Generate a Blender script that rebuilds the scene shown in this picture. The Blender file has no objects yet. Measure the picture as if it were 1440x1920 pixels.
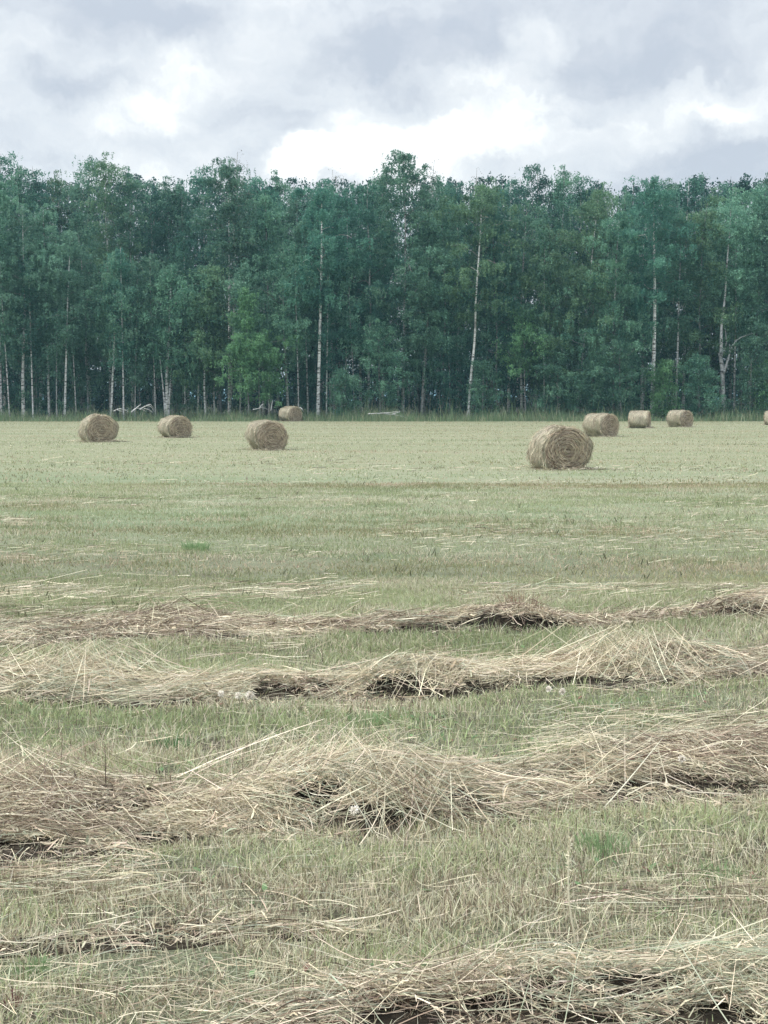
import bpy, math
import numpy as np
from math import radians, sin, cos, pi

# ------------------------------------------------------------------ camera
F = 2400.0
PITCH = math.atan(210 / F)
HC = 1.7
sc = bpy.context.scene
cam_d = bpy.data.cameras.new("camera")
cam = bpy.data.objects.new("camera", cam_d)
sc.collection.objects.link(cam)
cam_d.sensor_fit = 'VERTICAL'
cam_d.sensor_height = 36.0
cam_d.lens = 36.0 * F / 1920.0
cam_d.clip_start = 0.05
cam_d.clip_end = 8000
cam.location = (0, 0, HC)
cam.rotation_euler = (pi / 2 - PITCH, 0, 0)
sc.camera = cam

sc.view_settings.view_transform = 'Standard'
sc.view_settings.look = 'None'
sc.view_settings.gamma = 1
sc.view_settings.exposure = 0.66
sc.cycles.max_bounces = 6
sc.cycles.diffuse_bounces = 3
sc.cycles.transmission_bounces = 3
sc.cycles.volume_bounces = 0
sc.cycles.use_denoising = True
sc.cycles.sample_clamp_indirect = 4


def ray(px, py):
    u = (px - 720) / F
    v = (960 - py) / F
    return np.array([u, cos(PITCH) + v * sin(PITCH), -sin(PITCH) + v * cos(PITCH)])


def G(px, py):
    """point of the ground that the photo shows at px, py"""
    r = ray(px, py)
    t = HC / -r[2]
    return r[0] * t, r[1] * t


def AT(px, py, d):
    r = ray(px, py)
    t = d / r[1]
    return r[0] * t, d, HC + r[2] * t


# ------------------------------------------------------------------ node helpers
class NT:
    def __init__(self, tree):
        self.t = tree

    def n(self, typ, **kw):
        nd = self.t.nodes.new(typ)
        for k, v in kw.items():
            if k.startswith('i_'):
                nd.inputs[k[2:].replace('_', ' ')].default_value = v
            else:
                setattr(nd, k, v)
        return nd

    def l(self, a, b):
        self.t.links.new(a, b)

    def math(self, op, a, b=None, clamp=False):
        nd = self.t.nodes.new('ShaderNodeMath')
        nd.operation = op
        nd.use_clamp = clamp
        for i, x in enumerate((a, b)):
            if x is None:
                continue
            if isinstance(x, (int, float)):
                nd.inputs[i].default_value = x
            else:
                self.l(x, nd.inputs[i])
        return nd.outputs[0]

    def vm(self, op, a, b=None, scale=None):
        nd = self.t.nodes.new('ShaderNodeVectorMath')
        nd.operation = op
        for i, x in enumerate((a, b)):
            if x is None:
                continue
            if isinstance(x, (tuple, list)):
                nd.inputs[i].default_value = x
            else:
                self.l(x, nd.inputs[i])
        if scale is not None:
            nd.inputs['Scale'].default_value = scale
        return nd.outputs['Value'] if op in ('LENGTH', 'DOT_PRODUCT') else nd.outputs[0]

    def mix(self, f, a, b, blend='MIX'):
        nd = self.t.nodes.new('ShaderNodeMix')
        nd.data_type = 'RGBA'
        nd.blend_type = blend
        for idx, x in ((0, f), (6, a), (7, b)):
            if isinstance(x, (int, float)):
                nd.inputs[idx].default_value = x
            elif isinstance(x, (tuple, list)):
                nd.inputs[idx].default_value = tuple(x) + ((1,) if len(x) == 3 else ())
            else:
                self.l(x, nd.inputs[idx])
        return nd.outputs[2]

    def noise(self, vec, scale, detail=4, rough=0.55, dist=0.0):
        nd = self.n('ShaderNodeTexNoise')
        nd.inputs['Scale'].default_value = scale
        nd.inputs['Detail'].default_value = detail
        nd.inputs['Roughness'].default_value = rough
        nd.inputs['Distortion'].default_value = dist
        self.l(vec, nd.inputs['Vector'])
        return nd

    def ramp(self, f, stops, interp='LINEAR'):
        nd = self.n('ShaderNodeValToRGB')
        cr = nd.color_ramp
        cr.interpolation = interp
        while len(cr.elements) < len(stops):
            cr.elements.new(0.5)
        for e, (p, c) in zip(cr.elements, stops):
            e.position = p
            e.color = tuple(c) + (1,) if len(c) == 3 else c
        self.l(f, nd.inputs[0])
        return nd.outputs[0]

    def mr(self, v, a, b, c, d, kind='SMOOTHSTEP'):
        nd = self.n('ShaderNodeMapRange')
        nd.interpolation_type = kind
        self.l(v, nd.inputs[0])
        for i, x in enumerate((a, b, c, d)):
            nd.inputs[i + 1].default_value = x
        return nd.outputs[0]


# ------------------------------------------------------------------ world: broken cloud deck over a Nishita sky
SUN_EL, SUN_AZ = 54.0, -98.0          # azimuth measured from +Y (ahead), clockwise
world = bpy.data.worlds.new("World")
sc.world = world
world.use_nodes = True
wt = world.node_tree
wt.nodes.clear()
W = NT(wt)
out = W.n('ShaderNodeOutputWorld')
sky = W.n('ShaderNodeTexSky')
sky.sky_type = 'NISHITA'
sky.sun_disc = False
sky.sun_elevation = radians(SUN_EL)
sky.sun_rotation = radians(SUN_AZ)
bg_sky = W.n('ShaderNodeBackground')
bg_sky.inputs['Strength'].default_value = 0.10
W.l(sky.outputs[0], bg_sky.inputs['Color'])
tc = W.n('ShaderNodeTexCoord')
d0 = tc.outputs['Generated']
wn = W.noise(d0, 9.0, 7, 0.62)
dirw = W.vm('ADD', d0, W.vm('SCALE', W.vm('SUBTRACT', wn.outputs['Color'], (0.5, 0.5, 0.5)), scale=0.085))
wn2 = W.noise(d0, 30.0, 6, 0.62)
dirw = W.vm('ADD', dirw, W.vm('SCALE', W.vm('SUBTRACT', wn2.outputs['Color'], (0.5, 0.5, 0.5)), scale=0.028))
# billows: sheets of cloud flattened towards the horizon, with lit upper edges
st = W.vm('MULTIPLY', dirw, (1.0, 1.0, 2.2))
n1 = W.noise(st, 6.0, 8, 0.55, 0.2).outputs['Fac']
n1b = W.noise(W.vm('ADD', st, (0.010, 0, -0.055)), 6.0, 8, 0.55, 0.2).outputs['Fac']
val = W.math('ADD', W.mr(n1, 0.32, 0.68, -0.24, 0.24, 'LINEAR'), 0.44)
val = W.math('ADD', val, W.math('MULTIPLY', W.math('SUBTRACT', n1, n1b), 1.0))
# (px, py, rx, ry, amount, softness)
blobs = [
    (200, 35, 200, 62, -0.40, 0.3), (90, 190, 120, 55, -0.30, 0.2), (780, 110, 150, 75, -0.42, 0.35), (640, 95, 130, 80, -0.25, 0.2),
    (505, 300, 70, 34, -0.42, 0.3), (1170, 125, 260, 55, -0.30, 0.2), (1260, 30, 280, 50, -0.18, 0.0),
    (1340, 315, 140, 45, -0.42, 0.2), (850, 175, 70, 35, -0.25, 0.3), (1400, 262, 90, 34, -0.25, 0.1), (950, 110, 60, 50, -0.15, 0.2), (420, 210, 110, 50, -0.10, 0.1),
    (340, 150, 95, 65, 0.30, 0.25), (235, 220, 120, 42, 0.28, 0.2), (130, 270, 120, 30, 0.2, 0.1), (650, 135, 50, 50, 0.22, 0.3),
    (700, 235, 105, 62, 0.50, 0.6), (600, 300, 75, 50, 0.60, 0.75), (910, 215, 125, 75, 0.60, 0.6), (720, 290, 210, 55, 0.48, 0.4),
    (1000, 85, 48, 50, 0.50, 0.4), (1240, 215, 240, 26, 0.22, 0.1), (480, 40, 110, 60, 0.25, 0.0),
    (20, 50, 70, 50, 0.15, 0.0), (1000, 275, 130, 30, 0.25, 0.2),
]
for (px, py, rx, ry, amt, soft) in blobs:
    c = ray(px, py)
    c = c / np.linalg.norm(c)
    dv = W.vm('SUBTRACT', dirw, tuple(c))
    dv = W.vm('MULTIPLY', dv, (F / rx, F / ry * 0.6, F / ry))
    ln = W.vm('LENGTH', dv)
    g = W.mr(ln, 0.15 + 0.7 * soft, 1.5 - 0.4 * soft, amt * (0.62 if amt < 0 else 0.8), 0.0)
    val = W.math('ADD', val, g)
fine = W.noise(st, 19.0, 7, 0.6).outputs['Fac']
val = W.math('ADD', val, W.mr(fine, 0.3, 0.7, -0.12, 0.12, 'LINEAR'))
ccol = W.ramp(val, [(0.0, (0.385, 0.42, 0.475)), (0.22, (0.44, 0.47, 0.515)), (0.42, (0.505, 0.535, 0.57)),
                    (0.68, (0.59, 0.612, 0.63)), (0.95, (0.75, 0.77, 0.772))])
# an overcast sky is brighter overhead than near the horizon
sep = W.n('ShaderNodeSeparateXYZ')
W.l(d0, sep.inputs[0])
zen = W.mr(sep.outputs['Z'], 0.24, 0.85, 1.0, 2.6)
bg_c = W.n('ShaderNodeBackground')
W.l(ccol, bg_c.inputs['Color'])
W.l(zen, bg_c.inputs['Strength'])
mixw = W.n('ShaderNodeMixShader')
mixw.inputs[0].default_value = 0.93
W.l(bg_sky.outputs[0], mixw.inputs[1])
W.l(bg_c.outputs[0], mixw.inputs[2])
W.l(mixw.outputs[0], out.inputs['Surface'])

# ------------------------------------------------------------------ sun behind thin cloud
sd = bpy.data.lights.new("sun", 'SUN')
sd.energy = 1.9
sd.angle = radians(11)
sd.color = (1.0, 0.95, 0.87)
sun = bpy.data.objects.new("sun", sd)
sc.collection.objects.link(sun)
sun.rotation_euler = (pi / 2 - radians(SUN_EL), 0, pi - radians(SUN_AZ))
# the lamp shines along its -Z; it comes from high on the left


# ------------------------------------------------------------------ numpy helpers
def hash2(ix, iy, seed):
    h = (ix.astype(np.int64) * 374761393 + iy.astype(np.int64) * 668265263 + seed * 974711) & 0x7fffffff
    h = ((h ^ (h >> 13)) * 1274126177) & 0x7fffffff
    return ((h ^ (h >> 16)) & 0xffff) / 65535.0


def vnoise(x, y, seed=0):
    x = np.asarray(x, float); y = np.asarray(y, float)
    ix = np.floor(x); iy = np.floor(y)
    fx = x - ix; fy = y - iy
    fx = fx * fx * (3 - 2 * fx); fy = fy * fy * (3 - 2 * fy)
    a = hash2(ix, iy, seed); b = hash2(ix + 1, iy, seed)
    c = hash2(ix, iy + 1, seed); d = hash2(ix + 1, iy + 1, seed)
    return (a * (1 - fx) + b * fx) * (1 - fy) + (c * (1 - fx) + d * fx) * fy


def fbm(x, y, seed=0, oct=4):
    s = 0; a = 0.5; t = 0
    for i in range(oct):
        s = s + a * vnoise(x * 2 ** i, y * 2 ** i, seed + i * 17)
        t += a
        a *= 0.5
    return s / t


def hfun(x, y):
    """height of the ground"""
    x = np.asarray(x, float); y = np.asarray(y, float)
    near = np.clip(1 - (y - 12) / 25, 0, 1)
    h = (fbm(x * 0.8, y * 1.1, 5, 3) - 0.5) * 0.07 * (0.25 + 0.75 * near)
    h = h + (fbm(x * 6, y * 6, 9, 2) - 0.5) * 0.022 * near
    return h


def mesh_np(name, verts, quads=None, tris=None, mats=(), parent=None, attrs=None, smooth=False, link=True, mat_idx=None):
    me = bpy.data.meshes.new(name)
    verts = np.ascontiguousarray(verts, np.float32)
    parts = []
    tot = []
    if quads is not None and len(quads):
        parts.append(np.asarray(quads, np.int32).ravel()); tot.append(np.full(len(quads), 4, np.int32))
    if tris is not None and len(tris):
        parts.append(np.asarray(tris, np.int32).ravel()); tot.append(np.full(len(tris), 3, np.int32))
    loops = np.concatenate(parts); tot = np.concatenate(tot)
    start = np.concatenate([[0], np.cumsum(tot)[:-1]]).astype(np.int32)
    me.vertices.add(len(verts)); me.vertices.foreach_set('co', verts.ravel())
    me.loops.add(len(loops)); me.loops.foreach_set('vertex_index', loops)
    me.polygons.add(len(tot)); me.polygons.foreach_set('loop_start', start); me.polygons.foreach_set('loop_total', tot)
    if smooth:
        me.polygons.foreach_set('use_smooth', np.ones(len(tot), bool))
    if mat_idx is not None:
        me.polygons.foreach_set('material_index', np.asarray(mat_idx, np.int32))
    if attrs:
        for k, (dom, arr) in attrs.items():
            arr = np.asarray(arr, np.float32)
            if arr.ndim == 2:
                a = me.attributes.new(k, 'FLOAT_COLOR', dom)
                if arr.shape[1] == 3:
                    arr = np.concatenate([arr, np.ones((len(arr), 1), np.float32)], 1)
                a.data.foreach_set('color', np.ascontiguousarray(arr).ravel())
            else:
                a = me.attributes.new(k, 'FLOAT', dom)
                a.data.foreach_set('value', arr)
    me.update(calc_edges=True)
    for m in mats:
        me.materials.append(m)
    o = bpy.data.objects.new(name, me)
    if link:
        sc.collection.objects.link(o)
    if parent is not None:
        o.parent = parent
    return o


class Buf:
    """collects pieces of geometry for one mesh"""
    def __init__(self):
        self.v = []; self.q = []; self.a = []; self.n = 0; self.m = []

    def add(self, v, q, attr=None, mi=0):
        self.v.append(v); self.q.append(np.asarray(q) + self.n); self.n += len(v)
        if attr is not None:
            self.a.append(attr)
        self.m.append(np.full(len(q), mi, np.int32))

    def build(self, name, mats, parent=None, smooth=False, aname='col', link=True):
        return mesh_np(name, np.concatenate(self.v), quads=np.concatenate(self.q), mats=mats, parent=parent,
                       attrs={aname: ('FACE', np.concatenate(self.a))} if self.a else None, smooth=smooth, link=link,
                       mat_idx=np.concatenate(self.m) if len(mats) > 1 else None)


def tube(pts, rad, n=6):
    pts = np.asarray(pts, float); rad = np.asarray(rad, float)
    k = len(pts)
    t = np.gradient(pts, axis=0)
    t /= np.linalg.norm(t, axis=1)[:, None] + 1e-9
    ref = np.array([0, 1.0, 0]) if abs(t[0][1]) < 0.8 else np.array([1.0, 0, 0])
    s = np.cross(t, ref); s /= np.linalg.norm(s, axis=1)[:, None] + 1e-9
    u = np.cross(t, s)
    a = np.arange(n) * 2 * pi / n
    ring = s[:, None, :] * np.cos(a)[None, :, None] + u[:, None, :] * np.sin(a)[None, :, None]
    v = pts[:, None, :] + ring * rad[:, None, None]
    i = np.arange(k - 1)[:, None] * n; j = np.arange(n)[None, :]; j2 = (j + 1) % n
    q = np.stack([i + j, i + j2, i + n + j2, i + n + j], -1).reshape(-1, 4)
    return v.reshape(-1, 3), q


def ribbons(P, wid, side, taper=None):
    """P (N,K,3), wid (N,), side (N,3) or (N,K,3) -> verts, quads (N*(K-1))"""
    N, K, _ = P.shape
    if side.ndim == 2:
        side = np.repeat(side[:, None, :], K, 1)
    tp = np.ones(K) if taper is None else np.asarray(taper)
    off = side * (wid[:, None, None] * tp[None, :, None] * 0.5)
    V = np.stack([P - off, P + off], 2).reshape(-1, 3)
    b = (np.arange(N) * K * 2)[:, None] + (np.arange(K - 1) * 2)[None, :]
    Q = np.stack([b, b + 1, b + 3, b + 2], -1).reshape(-1, 4)
    return V, Q


def unit(v):
    return v / (np.linalg.norm(v, axis=-1, keepdims=True) + 1e-9)


def tag(o, label=None, cat=None, group=None, kind=None):
    if label: o['label'] = label
    if cat: o['category'] = cat
    if group: o['group'] = group
    if kind: o['kind'] = kind
    return o


def empty(name, loc, rz=0.0):
    o = bpy.data.objects.new(name, None)
    o.empty_display_size = 0.3
    sc.collection.objects.link(o)
    o.location = loc
    o.rotation_euler = (0, 0, rz)
    return o


# ------------------------------------------------------------------ materials
def mat(name):
    m = bpy.data.materials.new(name)
    m.use_nodes = True
    t = m.node_tree
    t.nodes.clear()
    h = NT(t)
    o = h.n('ShaderNodeOutputMaterial')
    return m, h, o


def thin_mat(name, attr='col', trans=0.3, rough=0.7, spec=0.2, var=0.12, gain=(1, 1, 1)):
    """thin leaves / blades / stalks: colour from the piece's own attribute"""
    m, h, o = mat(name)
    at = h.n('ShaderNodeAttribute', attribute_name=attr)
    oi = h.n('ShaderNodeObjectInfo')
    f = h.mr(oi.outputs['Random'], 0, 1, 1 - var, 1 + var, 'LINEAR')
    c = h.vm('MULTIPLY', at.outputs['Color'], gain)
    sc_ = h.n('ShaderNodeVectorMath', operation='SCALE')
    h.l(c, sc_.inputs[0]); h.l(f, sc_.inputs['Scale'])
    p = h.n('ShaderNodeBsdfPrincipled')
    p.inputs['Roughness'].default_value = rough
    p.inputs['Specular IOR Level'].default_value = spec
    h.l(sc_.outputs[0], p.inputs['Base Color'])
    tr = h.n('ShaderNodeBsdfTranslucent')
    h.l(sc_.outputs[0], tr.inputs['Color'])
    mx = h.n('ShaderNodeMixShader')
    mx.inputs[0].default_value = trans
    h.l(p.outputs[0], mx.inputs[1]); h.l(tr.outputs[0], mx.inputs[2])
    h.l(mx.outputs[0], o.inputs['Surface'])
    return m


M_blade = thin_mat('grass_blades', trans=0.3, var=0)
M_hay = thin_mat('dry_hay', trans=0.12, var=0, rough=0.6, spec=0.3)
M_leaf = thin_mat('birch_leaves', trans=0.38, var=0.25, rough=0.55, spec=0.3)

# ground
M_ground, h, o = mat('mown_meadow')
tcg = h.n('ShaderNodeTexCoord'); co = tcg.outputs['Object']
big = h.noise(h.vm('MULTIPLY', co, (0.05, 0.30, 0)), 1.0, 4, 0.55, 0.5).outputs['Fac']
mid = h.noise(h.vm('MULTIPLY', co, (0.5, 2.2, 0)), 1.0, 5, 0.6, 0.6).outputs['Fac']
fin = h.noise(h.vm('MULTIPLY', co, (9, 14, 0)), 1.0, 6, 0.7).outputs['Fac']
soil = h.noise(h.vm('MULTIPLY', co, (1.6, 3.0, 0)), 1.0, 6, 0.65).outputs['Fac']
v = h.math('ADD', h.math('MULTIPLY', big, 0.8), h.math('MULTIPLY', mid, 0.55))
v = h.math('ADD', v, h.math('MULTIPLY', fin, 0.35))
fin2 = h.noise(h.vm('MULTIPLY', co, (60, 60, 0)), 1.0, 3, 0.7).outputs['Fac']
colr = h.ramp(h.mr(v, 0.6, 1.1, 0, 1, 'LINEAR'), [
    (0.0, (0.14, 0.19, 0.11)), (0.35, (0.19, 0.225, 0.14)), (0.65, (0.25, 0.26, 0.18)), (1.0, (0.30, 0.27, 0.20))])
sepg = h.n('ShaderNodeSeparateXYZ'); h.l(co, sepg.inputs[0])
far = h.mr(sepg.outputs['Y'], 8, 20, 0.0, 1.0)
vfar = h.mr(sepg.outputs['Y'], 24, 38, 0.0, 1.0)
near_c = h.mix(h.mr(soil, 0.46, 0.66, 0, 0.8), h.mix(0.5, colr, (0.10, 0.11, 0.065)), (0.075, 0.062, 0.048))
near_c = h.mix(h.mr(fin2, 0.42, 0.6, 0, 0.75), near_c, (0.045, 0.04, 0.028))
far_c = h.mix(vfar, h.mix(0.4, colr, (0.19, 0.215, 0.135)), h.mix(0.6, colr, (0.225, 0.226, 0.142)))
gc = h.mix(far, near_c, far_c)
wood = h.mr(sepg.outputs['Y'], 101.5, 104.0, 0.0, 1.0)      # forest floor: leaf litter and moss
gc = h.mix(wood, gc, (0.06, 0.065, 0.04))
p = h.n('ShaderNodeBsdfPrincipled')
p.inputs['Roughness'].default_value = 0.95
p.inputs['Specular IOR Level'].default_value = 0.1
h.l(gc, p.inputs['Base Color'])
b = h.n('ShaderNodeBump'); b.inputs['Strength'].default_value = 0.6; b.inputs['Distance'].default_value = 0.03
h.l(fin, b.inputs['Height']); h.l(b.outputs[0], p.inputs['Normal'])
h.l(p.outputs[0], o.inputs['Surface'])

# birch bark
M_bark, h, o = mat('birch_bark')
tcg = h.n('ShaderNodeTexCoord'); co = tcg.outputs['Object']
at = h.n('ShaderNodeAttribute', attribute_name='col')
bands = h.noise(h.vm('MULTIPLY', co, (2.0, 2.0, 9.0)), 1.0, 5, 0.7, 0.4).outputs['Fac']
patch = h.noise(h.vm('MULTIPLY', co, (1.0, 1.0, 1.1)), 1.0, 4, 0.6).outputs['Fac']
f1 = h.mr(bands, 0.50, 0.60, 0, 1)
f2 = h.mr(patch, 0.50, 0.68, 0, 0.7)
f = h.math('MAXIMUM', f1, f2)
c = h.mix(f, at.outputs['Color'], (0.07, 0.065, 0.06))
p = h.n('ShaderNodeBsdfPrincipled'); p.inputs['Roughness'].default_value = 0.8
h.l(c, p.inputs['Base Color']); h.l(p.outputs[0], o.inputs['Surface'])

# dry pale wood
M_dead, h, o = mat('bleached_wood')
tcg = h.n('ShaderNodeTexCoord')
n_ = h.noise(tcg.outputs['Object'], 9, 4, 0.6).outputs['Fac']
p = h.n('ShaderNodeBsdfPrincipled'); p.inputs['Roughness'].default_value = 0.85
h.l(h.ramp(n_, [(0.3, (0.40, 0.39, 0.36)), (0.6, (0.62, 0.62, 0.6))]), p.inputs['Base Color'])
h.l(p.outputs[0], o.inputs['Surface'])

# matted hay below the loose stalks; near-black colour paints the hollows' shade
M_mat, h, o = mat('matted_hay_shaded')
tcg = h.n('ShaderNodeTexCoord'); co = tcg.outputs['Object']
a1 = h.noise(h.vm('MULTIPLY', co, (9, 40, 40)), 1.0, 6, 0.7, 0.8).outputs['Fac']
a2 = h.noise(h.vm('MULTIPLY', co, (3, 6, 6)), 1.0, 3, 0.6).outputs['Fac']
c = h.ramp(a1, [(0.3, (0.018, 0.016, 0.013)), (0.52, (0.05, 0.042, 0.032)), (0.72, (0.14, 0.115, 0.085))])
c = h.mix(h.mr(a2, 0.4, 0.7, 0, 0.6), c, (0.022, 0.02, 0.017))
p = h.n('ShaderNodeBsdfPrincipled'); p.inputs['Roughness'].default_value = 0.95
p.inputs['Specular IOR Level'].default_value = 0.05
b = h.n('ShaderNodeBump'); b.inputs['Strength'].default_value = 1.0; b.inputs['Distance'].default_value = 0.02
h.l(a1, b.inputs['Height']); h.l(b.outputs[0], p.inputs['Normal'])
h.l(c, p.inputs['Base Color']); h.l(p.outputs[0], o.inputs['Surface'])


def bale_mat(name, end):
    m, h, o = mat(name)
    tcg = h.n('ShaderNodeTexCoord'); co = tcg.outputs['Object']
    s = h.n('ShaderNodeSeparateXYZ'); h.l(co, s.inputs[0])
    if end:   # wound layers: a spiral about the axis (local Y)
        ang = h.math('ARCTAN2', s.outputs['Z'], s.outputs['X'])
        r = h.vm('LENGTH', h.vm('MULTIPLY', co, (1, 0, 1)))
        nz = h.noise(co, 3.0, 4, 0.6).outputs['Fac']
        ph = h.math('ADD', h.math('MULTIPLY', r, 62), ang)
        ph = h.math('ADD', ph, h.math('MULTIPLY', nz, 16))
        w = h.math('MULTIPLY', h.math('ADD', h.math('SINE', ph), 1.0), 0.5)
        fn = h.noise(h.vm('MULTIPLY', co, (30, 30, 30)), 1.0, 4, 0.7).outputs['Fac']
        w = h.math('ADD', h.math('MULTIPLY', w, 0.38), h.math('MULTIPLY', fn, 0.62))
    else:     # straw wound round the roll
        r = h.noise(h.vm('MULTIPLY', co, (5, 42, 5)), 1.0, 5, 0.7, 0.3).outputs['Fac']
        fn = h.noise(h.vm('MULTIPLY', co, (16, 60, 16)), 1.0, 4, 0.7).outputs['Fac']
        w = h.math('ADD', h.math('MULTIPLY', r, 0.6), h.math('MULTIPLY', fn, 0.4))
    pt = h.noise(co, 2.4, 4, 0.6).outputs['Fac']
    c = h.ramp(w, [(0.25, (0.13, 0.107, 0.08)), (0.42, (0.29, 0.25, 0.19)), (0.6, (0.40, 0.36, 0.275)), (0.8, (0.54, 0.49, 0.38))])
    c = h.mix(h.mr(pt, 0.40, 0.70, 0.15, 0.65), c, (0.32, 0.255, 0.20) if end else (0.43, 0.40, 0.30))
    p = h.n('ShaderNodeBsdfPrincipled'); p.inputs['Roughness'].default_value = 0.95
    p.inputs['Specular IOR Level'].default_value = 0.1
    b = h.n('ShaderNodeBump'); b.inputs['Strength'].default_value = 0.9; b.inputs['Distance'].default_value = 0.03
    h.l(w, b.inputs['Height']); h.l(b.outputs[0], p.inputs['Normal'])
    h.l(c, p.inputs['Base Color']); h.l(p.outputs[0], o.inputs['Surface'])
    return m


M_bale_side = bale_mat('bale_wound_straw', False)
M_bale_end = bale_mat('bale_cut_end', True)

# ------------------------------------------------------------------ ground: one sheet to the horizon
ys = np.concatenate([[-400, -100, -30, -8], np.arange(0, 16, 0.09), 16 * 1.028 ** np.arange(0, 175)[1:]])
ys = np.concatenate([ys, [3500, 6000]])
xh = np.concatenate([np.arange(0, 5, 0.1), 5 * 1.055 ** np.arange(0, 125)])
xs = np.concatenate([-xh[::-1][:-1], xh])
X, Y = np.meshgrid(xs, ys)
Z = hfun(X, Y)
Z = np.where(np.abs(X) > 300, 0, Z)
ny, nx = X.shape
ii = (np.arange(ny - 1)[:, None] * nx + np.arange(nx - 1)[None, :]).ravel()
gq = np.stack([ii, ii + 1, ii + nx + 1, ii + nx], -1)
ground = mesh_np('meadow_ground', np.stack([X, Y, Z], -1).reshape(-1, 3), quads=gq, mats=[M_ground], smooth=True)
tag(ground, kind='structure')

# ------------------------------------------------------------------ hay windrows: shapes first (grass avoids them)
STRAW = np.array([[0.80, 0.715, 0.55], [0.62, 0.545, 0.405], [0.53, 0.50, 0.365], [0.36, 0.385, 0.28], [0.31, 0.245, 0.18], [0.14, 0.105, 0.08]])


def straw_cols(rng, n, x, y, green=0.35):
    """each stalk's own colour; patches of greener and browner hay"""
    g = fbm(x * 1.1, y * 1.6, 31, 3)
    br = fbm(x * 1.3 + 40, y * 1.9, 47, 3)
    w = np.empty((n, 6))
    w[:, 0] = 0.75; w[:, 1] = 1.2; w[:, 2] = 0.45 + green
    w[:, 3] = np.clip((g - 0.45) * 8, 0.05, 2.2) * green * 2
    w[:, 4] = np.clip((br - 0.42) * 8, 0.15, 2)
    w[:, 5] = np.clip((br - 0.5) * 10, 0.08, 1.2)
    w /= w.sum(1)[:, None]
    c = (w.cumsum(1) < rng.random(n)[:, None]).sum(1).clip(0, 5)
    return STRAW[c] * rng.uniform(0.78, 1.2, n)[:, None] * (1 + rng.normal(0, 0.03, (n, 3)))


class Row:
    """a windrow: a ridge through ground points, with humps, hollows and peaked tufts"""
    def __init__(self, name, label, pts, humps, pits, tufts, seed, nstalk, wmm, lmean, green=0.3):
        self.name, self.label, self.seed, self.n = name, label, seed, nstalk
        self.wmm, self.lmean, self.green = wmm, lmean, green
        P = []
        for (px, py, hw, hh) in pts:      # centre line in the photo's ground pixels, half width, height
            x, y = G(px, py)
            P.append((x, y, hw, hh))
        P = np.array(sorted(P)) * np.array([1, 1, 0.82, 0.36])
        if len(P) > 5:      # the rows run on beyond the frame
            a, b = P[0].copy(), P[-1].copy()
            w0 = b[0] - a[0]
            a[0] -= 1.9; b[0] += 1.9; b[1] += 1.9 * (P[-1, 1] - P[-2, 1]) / (P[-1, 0] - P[-2, 0])
            P = np.vstack([a, P, b])
            self.n = int(self.n * (w0 + 3.8) / w0)
        self.P = P
        self.humps = [(G(px, py) + (rx * 1.1, ry * 1.1, a * 0.58)) for (px, py, rx, ry, a) in humps]
        self.pits = [(G(px, py) + (rx * 1.15, ry * 1.35, a * 0.9)) for (px, py, rx, ry, a) in pits]
        self.tufts = [(G(px, py) + (ht * 0.68, rr, int(nn * 0.6))) for (px, py, ht, rr, nn) in tufts]

    def cl(self, x):
        P = self.P
        y = np.interp(x, P[:, 0], P[:, 1]) + (vnoise(x * 1.3, 0 * x, self.seed) - 0.5) * 0.22
        return y, np.interp(x, P[:, 0], P[:, 2]), np.interp(x, P[:, 0], P[:, 3])

    def rag(self, x):
        return 0.55 + 0.5 * vnoise(x * 1.7, 0 * x + 3, self.seed + 2) + 0.4 * vnoise(x * 5.3, 0 * x + 9, self.seed + 4)

    def cover(self, x, y):
        yc, hw, hh = self.cl(x)
        hw = hw * self.rag(x)
        return (y - yc) / hw

    def height(self, x, y, pits=False):
        t = self.cover(x, y)
        yc, hw, hh = self.cl(x)
        prof = np.clip(1 - t * t, 0, 1) ** 0.75
        lump = (0.25 + 1.5 * fbm(x * 1.6, y * 2.4, self.seed + 5, 3)) * (0.45 + 1.1 * fbm(x * 6, y * 8, self.seed + 15, 2))
        hgt = prof * hh * lump
        for (hx, hy, rx, ry, a) in self.humps:
            hgt = hgt + a * np.exp(-((x - hx) / rx) ** 2 - ((y - hy) / ry) ** 2)
        if pits:
            hgt = hgt - 0.012 * prof
            for (hx, hy, rx, ry, a) in self.pits:
                hgt = hgt - a * np.exp(-(((x - hx) / rx) ** 2 + ((y - hy) / ry) ** 2) ** 2)
            hgt = hgt - 0.045 * prof * np.clip((fbm(x * 7, y * 9, self.seed + 8, 3) - 0.45) * 5, 0, 1)
        return hfun(x, y) + np.maximum(hgt, -0.015 if not pits else 0.012)


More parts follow.
